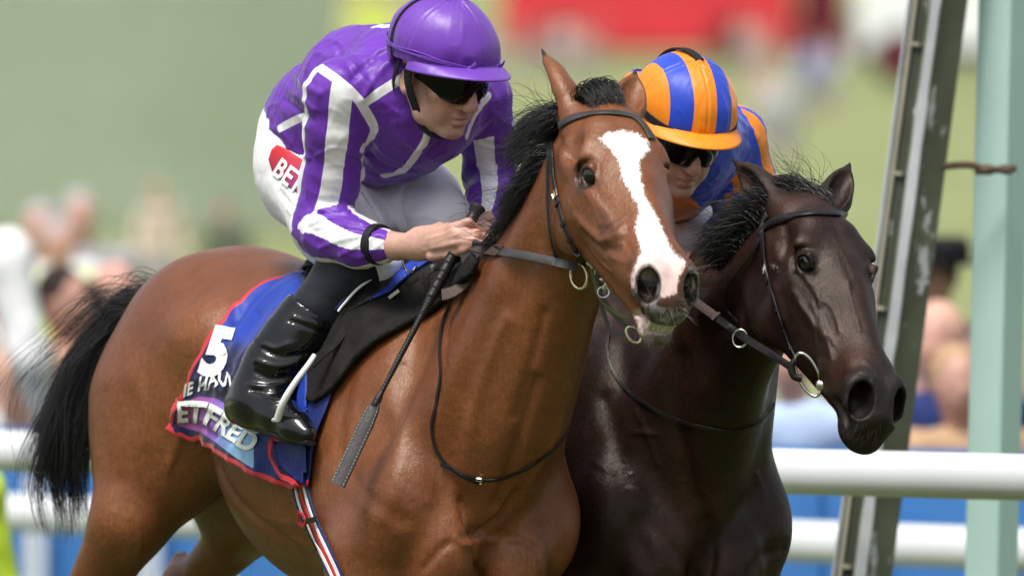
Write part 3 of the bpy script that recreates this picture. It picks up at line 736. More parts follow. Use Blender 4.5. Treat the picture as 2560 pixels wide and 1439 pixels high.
        f.ell(h(.092 * s, -.012, .118), (.014, .025, .030), HM, .03, sub=True)  # hollow above the eye
        f.ell(h(.030 * s, -.018, .49), (.026, .022, .05), HM, .03)
    # muzzle
    f.ell(h(0, -.048, .535), (.046, .044, .065), HM, .03)
    for s in (-1, 1):
        f.ell(h(.034 * s, -.03, .535), (.030, .032, .042), HM, .018)
    f.ell(h(0, -.070, .582), (.042, .036, .026), HM, .02)
    f.ell(h(0, -.056, .575), (.016, .02, .02), HM, .02)
    if mouth > 0:
        f.ell(h(0, -.098, .56), (.036, .008, .055), HM, .004, sub=True)
        f.ell(h(0, -.126 - mouth * .3, .548), (.037, .022, .054), HM, .03)
        f.cone(h(0, -.125, .46), h(0, -.135 - mouth * .2, .55), .026, .022, .02)
        f.ell(h(0, -.106, .565), (.029, .013, .075), HM, .004, sub=True)
    else:
        f.ell(h(0, -.112, .556), (.046, .036, .056), HM, .03)
        for s in (-1, 1): f.cone(h(.050 * s, -.088, .50), h(.036 * s, -.090, .57), .005, .004, .01, sub=True)
    for s in (-1, 1):     # nostrils: flared rim, comma opening
        f.chain([h(.022 * s, -.010, .534), h(.040 * s, -.009, .515), h(.055 * s, -.026, .520), h(.055 * s, -.050, .548), h(.034 * s, -.058, .578)], [.012, .013, .012, .011, .011], .02)
        f.ell(h(.044 * s, -.027, .558), (.020 * nz, .034 * nz, .034 * nz), HM, .006, sub=True)
        f.ell(h(.038 * s, -.030, .542), (.015, .025, .046), HM, .006, sub=True)
        # eye socket
        e = lambda q, u, v: h(q * s, u + ed[0], v + ed[1])
        f.ell(e(.080, .000, .194), (.022, .026, .034), HM, .02, sub=True)
        c_ = e(.066 if s < 0 else .0585, .000, .190); n_ = norm(hs * .74 * s + hf * .22 + hd * .62)
        f.ell(c_, (.0295, .0265, .0325), HM, .006)
        f.chain([c_ + n_ * .018 - hd * .030, c_ + n_ * .024 + hf * .022 - hd * .004, c_ + n_ * .016 + hf * .012 + hd * .027], [.0055, .0066, .0048], .008)
        f.chain([c_ + n_ * .018 - hd * .030, c_ + n_ * .020 - hf * .022 - hd * .002, c_ + n_ * .016 - hf * .008 + hd * .029], [.006, .0070, .0055], .008)
        f.cone(c_ + n_ * .010, c_ + n_ * .07, .0185, .026, .004, (norm(hf - n_ * (hf @ n_)), .74), sub=True)
    # ears
    for s in (-1, 1):
        base, tip, face, wd = ear[s]
        bl, tl = h(*base), loc(tip); ax = norm(tl - bl); ln = np.linalg.norm(tl - bl)
        fc = norm(M @ np.asarray(face, float)); fc = norm(fc - ax * (fc @ ax)); sd = np.cross(fc, ax)
        EM = np.stack([sd, fc, ax])
        f.cone(bl - ax * .03, bl + ax * ln * .35, .036, .031, .025)
        f.ell(bl + ax * ln * .41, (wd, .029, ln * .40), EM, .012); f.cone(bl + ax * ln * .35, bl + ax * ln * .97, .036, .004, .015, (fc, .7))
        f.ell(bl + ax * ln * .46 + fc * .026, (wd * .74, .027, ln * .38), EM, .006, sub=True)
    P, Q = f.mesh(); P, Q = biggest(P, Q)
    P = smooth(P, Q, 2, .5)
    Pw = P @ M + wither
    return Pw, Q, P

def head_xyz(P, hpos, hR): return (P - hpos) @ hR      # s, f, d

def turn(R, a):
    c, s = math.cos(a), math.sin(a); return np.stack([R[:, 0] * c - R[:, 1] * s, R[:, 1] * c + R[:, 0] * s, R[:, 2]], 1)
WITH1 = W(1140, 680, 0.0); M1 = frame(30, 9, 3)
HP1 = np.array([.186, -.62, 1.960]); HR1 = np.array([[.948, .206, .243], [.318, -.570, -.758], [-.018, .795, -.606]])
HR1 = turn(HR1, .07)
LEGS1 = [(('fore', [(.14, -.15, -.62), (.17, -.15, -.80), (.22, -.165, -1.08), (.10, -.16, -1.32), (.02, -.16, -1.40), (-.04, -.16, -1.45)], (-.05, 0, -.06)), -1),
         (('fore', [(.06, .175, -.62), (.22, .17, -.74), (.48, .165, -.90), (.62, .16, -1.16), (.66, .16, -1.26), (.72, .16, -1.32)], (.05, 0, -.06)), 1),
         (('hind', [(-.95, -.14, -.36), (-.91, -.18, -.61), (-1.17, -.16, -.94), (-1.26, -.15, -1.24), (-1.32, -.15, -1.32)], (-.05, 0, -.06)), -1),
         (('hind', [(-.96, .13, -.36), (-.90, .15, -.52), (-1.20, .14, -.74), (-1.20, .14, -1.08), (-1.30, .14, -1.14)], (.03, 0, -.08)), 1)]
EAR1 = {-1: ((-.052, -.03, .0), W(1352, 118, -.50), (-.95, .3, .1), .038), 1: ((.052, -.03, -.0), W(1590, 172, -.46), (.25, -.9, .2), .036)}
P1, Q1, L1 = horse_shape(WITH1, M1, HP1, HR1, mouth=.03, legs=LEGS1, ear=EAR1, jw=.066, ed=(-.022, .008))

WITH2 = WITH1 + np.array([.44, .30, -.02]); M2 = frame(26, 7, 3)
HP2 = np.array([.613, -.35, 1.772]); HR2 = np.array([[.922, .271, .277], [.387, -.633, -.671], [-.007, .726, -.688]])
HR2 = HR2 + np.array([0, 0, -.022])[None, :] * np.array([1, 0, 0])[:, None]; HR2 = np.stack([norm(HR2[:, 0] - HR2[:, 2] * (HR2[:, 0] @ HR2[:, 2])), np.zeros(3), norm(HR2[:, 2])], 1); HR2[:, 1] = np.cross(HR2[:, 2], HR2[:, 0])
HR2 = turn(HR2, .20)
LEGS2 = [(('fore', [(.14, -.15, -.62), (.17, -.15, -.80), (.22, -.165, -1.08), (.10, -.16, -1.32), (.02, -.16, -1.40), (-.04, -.16, -1.45)], (-.05, 0, -.06)), -1),
         (('fore', [(.06, .175, -.62), (.26, .18, -.70), (.50, .175, -.86), (.64, .16, -1.12), (.68, .16, -1.22), (.74, .16, -1.28)], (.05, 0, -.06)), 1), LEGS1[2], LEGS1[3]]
EAR2 = {-1: ((-.052, -.03, .0), W(1828, 395, -.22), (-.9, -.3, .1), .036), 1: ((.052, -.03, -.0), W(2128, 402, -.20), (.25, -.9, .2), .033)}
P2, Q2, L2 = horse_shape(WITH2, M2, HP2, HR2, mouth=0, nz=1.12, legs=LEGS2, ear=EAR2, neck_adj=dict(mid=(-.06, 0, .03), b1=(-.05, 0, .0), wp=.15, r=[.29, .205, .12, .115]))
def eyeballs(parent, hpos, hR, ed, mat):
    for s in (-1, 1):
        c = hpos + hR @ np.array([.0665 * s if s < 0 else .059, .000 + ed[0], .190 + ed[1]]); m = MB()
        m.sphere(c, .0240, n=24, m=16); m.make('eye', mat, parent)
# ------------------------------------------------------------------ horses as objects
def coat_attrs(P, N, hpos, hR, ear, bay):
    q = head_xyz(P, hpos, hR); s_, f_, d_ = q.T; on = (d_ > -.25) & (d_ < .7) & (np.abs(s_) < .2) & (f_ < .2) & (f_ > -.3)
    ed = (-.022, .008) if bay else (0, 0)
    eye = np.exp(-((np.abs(s_) - .085) / .045) ** 2 - ((f_ - ed[0] + .004) / .032) ** 2 - ((d_ - ed[1] - .196) / .042) ** 2)
    dk = np.where(on, .95 * eye, 0)
    dk = np.maximum(dk, np.where(on, (.50 if bay else .5) * np.exp(-((np.abs(s_) - .065) / .032) ** 2 - ((f_ + .045) / .035) ** 2 - ((d_ - .34) / .10) ** 2), 0))
    dk = np.maximum(dk, np.where(on, sstep(.42, .56, d_) * (d_ < .68) * (np.abs(s_) < .12) * (.50 if bay else .85), 0))
    for s in (-1, 1):
        tip = np.asarray(ear[s][1]); dk = np.maximum(dk, .9 * np.exp(-(np.linalg.norm(P - tip, axis=1) / .035) ** 2))
    return q, dk

def horse_object(name, P, Q, mat, attrs, label, loc):
    root = empty(name, (loc[0], loc[1], 0.0), label, 'horse')
    b = obj('body', new_mesh('body', P, Q, mat, attrs=attrs), root); return root, b

N1 = vnormals(P1, Q1); S1 = Surf(P1, Q1)
def vein(S, P, N, lines, w=.005, h=.0030):
    for ln in lines:
        L_, _ = S.line(ln, 24)
        if len(L_) > 2: relief(P, N, L_, w, h)
# muscle grooves, folds and veins of the bay
for lines, w, h in (([[(560, 1020), (585, 930), (600, 820), (590, 760)], [(620, 900), (600, 980), (560, 1060)]], .012, .0035),
    ([[(545, 1160), (580, 1230), (640, 1290), (720, 1350)]], .016, -.006),
    ([[(1190, 1439), (1192, 1380), (1185, 1330)]], .010, -.018), ([[(1150, 1250), (1165, 1300), (1185, 1330)], [(1290, 1230), (1250, 1290), (1195, 1332)]], .009, -.012), ([[(1185, 1322), (1205, 1345), (1240, 1350)], [(1140, 1345), (1165, 1360), (1188, 1350)]], .007, .008),
    ([[(1195, 1335), (1290, 1345), (1340, 1370)], [(1180, 1335), (1110, 1365), (1060, 1420)]], .009, -.006),
    ([[(1340, 950), (1310, 1050), (1280, 1150), (1240, 1260)]], .014, -.011), ([[(1420, 960), (1390, 1080), (1330, 1190), (1300, 1260)]], .010, .009), ([[(1270, 800), (1210, 950), (1170, 1100), (1165, 1200)]], .020, .009), ([[(1360, 780), (1330, 900), (1290, 1040)]], .012, -.006), ([[(1450, 860), (1430, 960), (1400, 1040)]], .008, -.005),
    ([[(1120, 760), (1110, 900), (1090, 1000)]], .014, -.005), ([[(900, 880), (870, 960), (850, 1050), (850, 1150)]], .02, -.006), ([[(960, 960), (1000, 1080), (990, 1200), (960, 1290)]], .02, .005),
    ([[(850, 1150), (930, 1250), (1010, 1300)]], .016, -.005), ([[(1060, 700), (1030, 800), (1010, 900)]], .012, .004),
    ([[(420, 1160), (450, 1080), (470, 1000), (478, 940)]], .010, .0035), ([[(300, 1380), (290, 1300), (300, 1200)]], .014, -.004), ([[(330, 930), (360, 1010), (370, 1100)]], .020, .004),
    ([[(1440, 540), (1480, 575), (1510, 600), (1530, 575)], [(1500, 605), (1530, 640), (1560, 655)]], .006, .0025), ([[(1395, 420), (1400, 520), (1440, 620)]], .012, .003), ([[(1470, 480), (1510, 530), (1550, 590)]], .010, .003),
    ([[(590, 770), (604, 830), (600, 900), (580, 960), (572, 1030), (545, 1080), (500, 1130)]], .0055, .0042), ([[(604, 860), (625, 900), (618, 960)]], .004, .0028), ([[(420, 1180), (450, 1110), (462, 1040), (470, 960)]], .005, .0035), ([[(330, 1280), (350, 1330), (345, 1400)]], .005, .003),
    ([[(590, 1240), (650, 1290), (720, 1340), (790, 1370)], [(640, 1285), (690, 1300), (760, 1310)]], .0045, .0028), ([[(980, 1180), (1020, 1230), (1080, 1260)], [(1300, 1180), (1330, 1230), (1345, 1290)], [(900, 1250), (935, 1290), (950, 1350)]], .0045, .0028),
    ([[(1455, 470), (1480, 510), (1500, 560), (1520, 600)], [(1500, 560), (1535, 560), (1560, 545)], [(1420, 500), (1445, 560), (1490, 640), (1530, 680)]], .0035, .0026), ([[(1455, 560), (1500, 600), (1540, 590), (1555, 570)]], .009, .0045), ([[(1460, 585), (1505, 622), (1550, 625)]], .009, -.0045),
    ([[(1400, 350), (1420, 390), (1440, 400)]], .008, -.004), ([[(1560, 600), (1580, 640), (1570, 680)]], .008, -.003)):
    vein(S1, P1, N1, lines, w, h)
P1 = smooth(P1, Q1, 1, .4); N1 = vnormals(P1, Q1); S1 = Surf(P1, Q1)
q1, dk1 = coat_attrs(P1, N1, HP1, HR1, EAR1, True)
px1 = to_px(P1)
BLAZE = [(1500, 345), (1520, 332), (1555, 326), (1590, 332), (1618, 350), (1624, 375), (1605, 392), (1598, 410), (1602, 450), (1612, 490), (1630, 520), (1645, 545), (1662, 585), (1680, 625), (1698, 640), (1716, 655), (1700, 690), (1690, 735), (1650, 742), (1635, 730), (1580, 716), (1578, 690), (1592, 655), (1604, 620), (1594, 590), (1588, 570), (1596, 540), (1598, 520), (1570, 470), (1553, 440), (1550, 410), (1535, 385)]
front = (N1 @ np.array([0, -1.0, 0]) > -.1) & (q1[:, 1] > -.085) & (q1[:, 2] > .04)
bz = np.where(front, poly_sd(px1, BLAZE) / 1200.0, .2)
front &= (q1[:, 2] < .7) & (np.abs(q1[:, 0]) < .13); pink = np.where(front, sstep(.46, .54, q1[:, 2]) * .75, 0)
lowlip = (q1[:, 2] > .50) & (q1[:, 1] < -.098) & (q1[:, 2] < .66) & (np.abs(q1[:, 0]) < .09)
bz = np.where(lowlip, np.minimum(bz, poly_sd(px1, [(1590, 790), (1620, 786), (1690, 795), (1712, 812), (1696, 838), (1600, 838)]) / 1200.0), bz); pink = np.where(lowlip, .7, pink)
green = np.where((np.abs(px1[:, 0] - 1650) < 70) & (q1[:, 2] > .5) & (q1[:, 2] < .7), np.exp(-((px1[:, 1] - 846) / 10) ** 2) * .6 + np.exp(-((px1[:, 1] - 778) / 7) ** 2) * .5, 0)
grey = np.where((q1[:, 2] > .535) & (q1[:, 2] < .70) & (np.abs(q1[:, 0]) < .12) & (q1[:, 1] < -.045) & (q1[:, 1] > -.2), sstep(.54, .575, q1[:, 2]) * .85, 0); grey = np.where(lowlip, grey * .25, grey)
# nostrils coloured black inside, rims are dark skin
for s in (-1, 1):
    d = np.sqrt(((q1[:, 0] - .045 * s) / .022) ** 2 + ((q1[:, 1] + .030) / .036) ** 2 + ((q1[:, 2] - .550) / .040) ** 2)
    grey = np.maximum(grey, sstep(1.25, 1.1, d) * .9); grey = np.where(d < 1.02, 0, grey); bz = np.where(d < 1.08, np.maximum(bz, .01), bz); dk1 = np.maximum(dk1, sstep(1.1, .95, d))
M_BAY = mat_coat('bay_coat', (.170, .055, .019), (.112, .036, .014), (.240, .086, .030), blaze=True, rough=.31, spec=.5)
M_DARK = mat_coat('dark_bay_coat', (.019, .0088, .0062), (.010, .0055, .0045), (.066, .022, .011), rough=.39, spec=.30, tint=(1.0, .86, .78, 1))
horse1, body1 = horse_object('horse', P1, Q1, M_BAY, dict(dark=dk1, blaze=bz, pink=pink, green=green, grey=grey), 'bay racehorse with a white blaze galloping in front on the left', WITH1)
eyeballs(horse1, HP1, HR1, (-.022, .008), M_EYE)
N2 = vnormals(P2, Q2); S2 = Surf(P2, Q2)
for lines, w, h in (([[(1590, 1030), (1620, 1090), (1640, 1150), (1650, 1160)], [(1600, 1230), (1640, 1260), (1660, 1300)], [(1570, 1220), (1610, 1235), (1640, 1262)], [(1590, 1080), (1640, 1085)]], .005, .003),
    ([[(1770, 1300), (1780, 1370), (1770, 1439)]], .014, -.010), ([[(1700, 900), (1690, 1000), (1700, 1100), (1740, 1250)]], .022, -.008), ([[(1510, 1000), (1540, 1100), (1560, 1250), (1620, 1400)]], .022, -.008),
    ([[(1860, 1300), (1890, 1350), (1905, 1420)]], .016, .006), ([[(1960, 1370), (1900, 1390), (1870, 1439)]], .012, -.008), ([[(1620, 1300), (1700, 1390), (1740, 1439)]], .018, -.006),
    ([[(2015, 700), (2045, 745), (2055, 800), (2085, 860)], [(2045, 745), (2080, 770), (2100, 830)], [(2000, 760), (2030, 800), (2040, 860)], [(2120, 700), (2130, 760), (2150, 830)]], .0035, .0026), ([[(1985, 730), (2020, 790), (2060, 840)]], .009, .0045), ([[(1480, 1150), (1530, 1180), (1580, 1185)], [(1700, 1200), (1760, 1230), (1790, 1290)], [(1890, 1180), (1910, 1240), (1900, 1300)]], .0045, .003),
    ([[(2010, 690), (2040, 720), (2050, 760)], [(2090, 600), (2120, 650), (2135, 690)], [(2030, 760), (2060, 830), (2080, 900)]], .006, .003), ([[(2160, 900), (2190, 930), (2180, 960)], [(2150, 930), (2200, 950)]], .006, .0025),
    ([[(1920, 590), (1930, 700), (1960, 800)]], .012, .004), ([[(1960, 560), (1970, 600), (1960, 640)]], .010, -.004), ([[(2085, 560), (2110, 620), (2140, 720)]], .012, -.003)):
    vein(S2, P2, N2, lines, w, h)
P2 = smooth(P2, Q2, 1, .4); N2 = vnormals(P2, Q2); S2 = Surf(P2, Q2)
q2, dk2 = coat_attrs(P2, N2, HP2, HR2, EAR2, False)
horse2, body2 = horse_object('horse', P2, Q2, M_DARK, dict(dark=dk2), 'dark brown racehorse with a plain face running on the right', WITH2)
eyeballs(horse2, HP2, HR2, (0, 0), M_EYE)
# teeth of the bay
m = MB()
for i in range(6):
    s = (-2.5 + i) * .0095; c = HP1 + HR1 @ np.array([s, -.094 - .0 * abs(s), .585 - 6 * s * s]); m.box(c, .0090, .016, .010, np.stack([HR1[:, 0], HR1[:, 1], HR1[:, 2]]))
    c = HP1 + HR1 @ np.array([s, -.112, .580 - 6 * s * s]); m.box(c, .0085, .012, .009, np.stack([HR1[:, 0], HR1[:, 1], HR1[:, 2]]))
M_TEETH = mat_simple('horse_teeth', (.60, .54, .34), .3, .5, vary=.3, vscale=60)
m.make('teeth', M_TEETH, horse1)

# ------------------------------------------------------------------ hair
def hair(name, roots, dirs, lens, mat, parent, wid=.0011, curl=.02, seed=1, grav=.0, seg=9, flow=None, clump=.5, tip=.15, kind=None):
    """tapered strands, three-sided; all numpy"""
    rg = np.random.default_rng(seed); n = len(roots); dirs = norm(dirs); t = np.linspace(0, 1, seg)
    lens = np.broadcast_to(np.asarray(lens, float), (n,)); P = np.zeros((n, seg, 3)); P[:, 0] = roots; D = dirs.copy()
    ph = rg.uniform(0, 6.28, (n, 3)); fr = rg.uniform(.6, 1.6, (n, 3)) * 3.2
    for i in range(1, seg):
        wob = np.sin(ph + fr * t[i] * 2) * curl
        D = norm(D + wob + np.array([0, 0, -1.0]) * grav / seg * 2 + (0 if flow is None else flow(P[:, i - 1], t[i]) / seg * 2))
        P[:, i] = P[:, i - 1] + D * (lens / (seg - 1))[:, None]
    if clump:
        cs = np.maximum(1, n // 14); c = rg.integers(0, n, cs); # pull strands towards clump leaders
        from mathutils.kdtree import KDTree
        kd = KDTree(cs)
        for i, k in enumerate(c): kd.insert(Vector(roots[k]), i)
        kd.balance(); own = np.array([c[kd.find(Vector(r))[1]] for r in roots])
        w = (t ** 1.2 * clump)[None, :, None] * rg.uniform(.2, 1, (n, 1, 1))
        off = (P[own] - P[own][:, :1]) * (lens / lens[own])[:, None, None] + P[own][:, :1]
        P = P * (1 - w) + off * w
    T = np.gradient(P, axis=1); U = norm(np.cross(T, rg.normal(0, 1, (n, 1, 3)))); V = norm(np.cross(T, U)); r = wid * (1 - (1 - tip) * t ** 1.5)[None, :, None] * rg.uniform(.6, 1.3, (n, 1, 1))
    ring = np.stack([P + U * r, P - .5 * U * r + .866 * V * r, P - .5 * U * r - .866 * V * r], 2)
    base = (np.arange(n) * seg * 3)[:, None, None]; i = np.arange(seg - 1)[None, :, None] * 3; k = np.arange(3)[None, None, :]; k2 = (k + 1) % 3
    F = np.stack([base + i + k, base + i + k2, base + i + 3 + k2, base + i + 3 + k], -1).reshape(-1, 4)
    return obj(name, new_mesh(name, ring.reshape(-1, 3), F, mat), parent, kind=kind)
# ------------------------------------------------------------------ jockeys
def head_skin(f, c, R, neck_to, rn=.052):
    h = lambda s, a, n: c + R @ np.array([s, a, n]); HM = R.T; sx = R[:, 0]
    f.ell(h(0, -.012, -.03), (.074, .092, .095), HM, .02)
    f.ell(h(0, .030, .045), (.056, .060, .080), HM, .02)
    f.cone(h(0, -.02, .06), neck_to, rn, rn + .004, .03)
    for s in (-1, 1):
        f.chain([h(.056 * s, -.005, .055), h(.048 * s, .025, .090), h(.016 * s, .066, .112)], [.018, .017, .015], .02)
        f.ell(h(.046 * s, .058, .034), (.020, .018, .016), HM, .02)
        f.ell(h(.034 * s, .066, .070), (.018, .014, .022), HM, .02)
        f.ell(h(.030 * s, .088, -.022), (.024, .012, .010), HM, .014)
        f.ell(h(.031 * s, .100, .004), (.018, .016, .013), HM, .010, sub=True)
        f.ell(h(.0125 * s, .099, .050), (.0085, .012, .0085), HM, .006)
        f.ell(h(.007 * s, .104, .060), (.0045, .007, .004), HM, .003, sub=True)
        f.ell(h(.080 * s, -.012, .028), (.009, .020, .032), HM, .008)
        f.ell(h(.088 * s, -.008, .026), (.006, .011, .020), HM, .005, sub=True)
        f.chain([h(.018 * s, .101, .052), h(.030 * s, .090, .072), h(.034 * s, .083, .088)], [.0035, .0035, .0025], .006, sub=True)
    f.ell(h(0, .074, .110), (.020, .017, .016), HM, .016)
    f.cone(h(0, .092, -.012), h(0, .113, .040), .0095, .0115, .012)
    f.ell(h(0, .115, .046), (.0115, .0115, .011), HM, .008)
    f.ell(h(0, .091, .073), (.022, .011, .008), HM, .007)
    f.ell(h(0, .089, .088), (.019, .011, .0075), HM, .007)
    f.chain([h(-.024, .086, .082), h(0, .102, .0800), h(.024, .086, .082)], [.0022, .0028, .0022], .003, sub=True)
    f.ell(h(0, .090, .099), (.016, .005, .004), HM, .006, sub=True)

def helmet_pieces(c, R, parent, mat, peak_mat, seed, kinks=()):
    """silk covered cap: shell, peak"""
    hd = lambda P: c + P @ R.T
    n, m = 220, 90; P = []; F = []
    for i in range(m + 1):
        th = (math.pi * .60) * i / m
        for k in range(n):
            ph = 2 * math.pi * k / n; fr = math.cos(ph)
            low = .575 + .075 * (-fr) * (1 if fr < 0 else .45)
            t = th / .60 * low
            P.append((math.sin(t) * math.sin(ph) * .107, -.012 + math.sin(t) * fr * (.128 if fr > 0 else .126), -.045 - math.cos(t) * .108))
    for i in range(m):
        for k in range(n): F.append((i * n + k, (i + 1) * n + k, (i + 1) * n + (k + 1) % n, i * n + (k + 1) % n))
    P = np.array(P); Nn = norm(P - np.array([0, -.012, -.04])); F = np.array(F)
    w = noise3(P * np.array([16, 16, 26]), seed) * .0016 + noise3(P * np.array([60, 60, 9]), seed + 1) * .0007 * sstep(-.08, .0, P[:, 2])
    # gathered cloth at the rim and at the crown button
    ang = np.arctan2(P[:, 0], P[:, 1]); rad = np.hypot(P[:, 0], P[:, 1])
    w += .0012 * np.sin(ang * 26 + 3 * noise3(P * 20, seed + 3)) * (sstep(-.02, .012, P[:, 2]))
    w += .0010 * np.sin(ang * 17) * (1 - sstep(.012, .05, rad)) + .004 * np.exp(-(rad / .008) ** 2)
    for a0, tw in ((0.0, .0), (1.57, .0), (3.14, 0), (-1.57, .0)):
        dd = np.abs(np.arctan2(np.sin(ang - a0), np.cos(ang - a0))) * np.maximum(rad, .004); w -= .0014 * np.exp(-(dd / .0022) ** 2); w += .0008 * np.exp(-((dd - .006) / .004) ** 2)
    pl = noise3(np.stack([ang * 3.2, P[:, 2] * 7, 0 * ang], 1), seed + 5); w += .0032 * (1 - np.abs(pl) * 2) * sstep(-.15, -.05, P[:, 2])
    P = P + Nn * w[:, None]
    local = P.copy(); me = new_mesh('cap_cover', hd(P), F, mat, attrs=dict(cs=local[:, 0], ca=local[:, 1], cn=local[:, 2]))
    # close the rim with a turned-in band
    o = obj('cap_cover', me, parent)
    # peak
    G = []; Fp = []; a_n, r_n = 40, 10
    for top in (0, 1):
        for i in range(a_n + 1):
            ph = math.radians(-82 + 164 * i / a_n)
            for j in range(r_n + 1):
                u = j / r_n; ext = .050 * max(0, math.cos(ph * 1.08)) ** .75 + .004
                bx, by = math.sin(ph) * .106, -.012 + math.cos(ph) * .126
                x = bx + math.sin(ph) * ext * u * .55; y = by + math.cos(ph) * ext * u * 1.0
                z = -.046 + .012 * (1 - math.cos(ph)) * 2.0 + .010 * u * u + .010 * u * abs(math.sin(ph)) ** 2
                G.append((x, y, z + (0 if top == 0 else .0042 - .0014 * u)))
    N0 = (a_n + 1) * (r_n + 1)
    for top in (0, 1):
        for i in range(a_n):
            for j in range(r_n):
                a = top * N0 + i * (r_n + 1) + j; q = (a, a + 1, a + r_n + 2, a + r_n + 1); Fp.append(q if top else q[::-1])
    for i in range(a_n):
        a = i * (r_n + 1) + r_n; b = a + r_n + 1; Fp.append((a, b, b + N0, a + N0))
    obj('cap_peak', new_mesh('cap_peak', hd(np.array(G)), Fp, peak_mat), parent)
    return hd, local

def goggles(hd, parent, lens_mat, strap_mat, foam_mat):
    n, m = 36, 12; P = []; F = []
    for i in range(n + 1):
        a = math.radians(-84 + 168 * i / n)
        for j in range(m + 1):
            v = j / m; s = math.sin(a); top = -.030 + .006 * abs(s)
            bot = .034 - .020 * math.exp(-(s / .13) ** 2) + .006 * math.exp(-((abs(s) - .42) / .22) ** 2) - .022 * max(0, abs(s) - .72) / .28
            z = top + (bot - top) * v; bulge = .012 * math.sin(math.pi * min(1, v * 1.0)) * math.cos(a)
            P.append((s * (.078 + bulge * .3), -.004 + math.cos(a) * (.104 + bulge) + .010 * math.cos(a * .9) * (1 - v * .3), z))
    for i in range(n):
        for j in range(m): a = i * (m + 1) + j; F.append((a, a + m + 1, a + m + 2, a + 1))
    P = np.array(P); me = new_mesh('goggle_lens', hd(P), F, lens_mat); o = obj('goggles', me, parent)
    md = o.modifiers.new('thick', 'SOLIDIFY'); md.thickness = .003; md.offset = -1
    fr = MB(); edge = [i * (m + 1) + m for i in range(n + 1)]; fr.tube(hd(P[edge]), .0022, 8)
    edge = [i * (m + 1) for i in range(n + 1)]; fr.tube(hd(P[edge]), .0032, 8); fr.make('goggle_frame', foam_mat, o)
    return o, P

def fingers(f, lists, k=.006):
    for pts, rs in lists: f.chain([W(*p) if len(p) == 3 else p for p in pts], rs, k)

def garment(name, f, parent, mat, attr_fn=None, wr=None, it=2, cuts=()):
    for p, n in cuts: f.cut(p, n)
    P, Q = f.mesh(); P, Q = biggest(P, Q); P = smooth(P, Q, it, .5); N = vnormals(P, Q)
    if wr is not None: P = wr(P, N)
    attrs = attr_fn(P, vnormals(P, Q)) if attr_fn else None
    me = new_mesh(name, P, Q, mat, attrs=attrs); o = obj(name, me, parent); return o, P, Q

# ---- joints of the leading rider (pixel, pixel, depth)
J = {k: W(*v) for k, v in dict(
    pelvis=(845, 430, .44), hipR=(772, 435, .36), hipL=(915, 425, .50), kneeR=(925, 668, -.03), kneeL=(1118, 572, .12),
    ankR=(640, 985, .015), toeR=(762, 1072, -.16), heelR=(608, 1030, .06),
    shR=(848, 235, -.09), shL=(1195, 248, .11), neck=(1030, 195, .0), elR=(805, 562, .0), wrR=(992, 616, -.18),
    elL=(1226, 440, .22), wrL=(1216, 556, .02), waist=(805, 330, .36), chest=(1030, 275, .03), back=(900, 190, .18)).items()}
J['ankL'] = np.array([.0, .44, 1.40]); J['toeL'] = np.array([.08, .28, 1.33])
HC1 = np.array([-.145, -.12, 2.055]); HRr1 = np.array([[.743, .654, -.146], [.669, -.710, .222], [.041, -.262, -.964]])
HRr1[:, 1] = norm(HRr1[:, 1]); HRr1[:, 2] = np.cross(HRr1[:, 0], HRr1[:, 1])
_c, _s = math.cos(.11), math.sin(.11); HRr1 = np.stack([HRr1[:, 0], HRr1[:, 1] * _c + HRr1[:, 2] * _s, HRr1[:, 2] * _c - HRr1[:, 1] * _s], 1)

def body_field(J, lo, hi, h): return Field(*[axis_steps([(a, b, h)]) for a, b in zip(lo, hi)])

person1 = empty('person', (J['pelvis'][0], J['pelvis'][1], 0.0), 'jockey in purple silks with white stripes crouching on the bay horse', 'jockey')
f = Field(axis_steps([(-.70, .08, .0042)]), axis_steps([(-.40, .62, .0046)]), axis_steps([(1.24, 2.22, .0042)]))
head_skin(f, HC1, HRr1, J['neck'])
f.chain([J['neck'], J['back'], J['waist'], J['pelvis']], [.065, .075, .09, .11], .05)
f.ell(J['chest'], (.12, .085, .085), k=.05)
for a, b, c in (('shR', 'elR', 'wrR'), ('shL', 'elL', 'wrL')):
    f.chain([J['chest'], J[a], J[b], (J[b] + J[c]) / 2, J[c]], [.07, .05, .037, .036, .027], .02)
for a, b, c, d in (('hipR', 'kneeR', 'ankR', 'toeR'), ('hipL', 'kneeL', 'ankL', 'toeL')):
    f.chain([J['pelvis'], J[a], J[b], J[c], J[d]], [.085, .062, .036, .022, .010], .03)
# right hand: palm, four bent fingers, thumb behind
wr = J['wrR']
f.cone(wr, W(1050, 614, -.215), .026, .030, .012, ((0.25, 1, .1), .85))
f.cone(W(1045, 612, -.212), W(1112, 606, -.255), .031, .033, .012, ((.3, 1, .15), .55))
f.cone(W(1050, 590, -.208), W(1125, 575, -.255), .020, .016, .012)
fingers(f, [([(1090, 585, -.245), (1130, 572, -.272), (1170, 556, -.280), (1192, 574, -.262), (1188, 602, -.245)], [.013, .0125, .0105, .0095, .0085]),
            ([(1090, 598, -.252), (1142, 586, -.282), (1190, 584, -.292), (1218, 600, -.272), (1224, 622, -.250)], [.013, .0125, .0105, .0095, .0085]),
            ([(1090, 615, -.252), (1140, 606, -.284), (1184, 602, -.300), (1212, 612, -.284), (1216, 634, -.262)], [.013, .0120, .0100, .0092, .0082]),
            ([(1080, 640, -.240), (1124, 634, -.266), (1160, 624, -.292), (1184, 612, -.300), (1202, 607, -.300)], [.0125, .0112, .0092, .0085, .0074]),
            ([(1045, 592, -.195), (1100, 572, -.215), (1140, 572, -.222), (1176, 588, -.222)], [.015, .014, .011, .009])], .0035)
wl = J['wrL']
f.cone(wl, W(1214, 588, -.04), .027, .030, .012, ((1, .2, 0), .75))
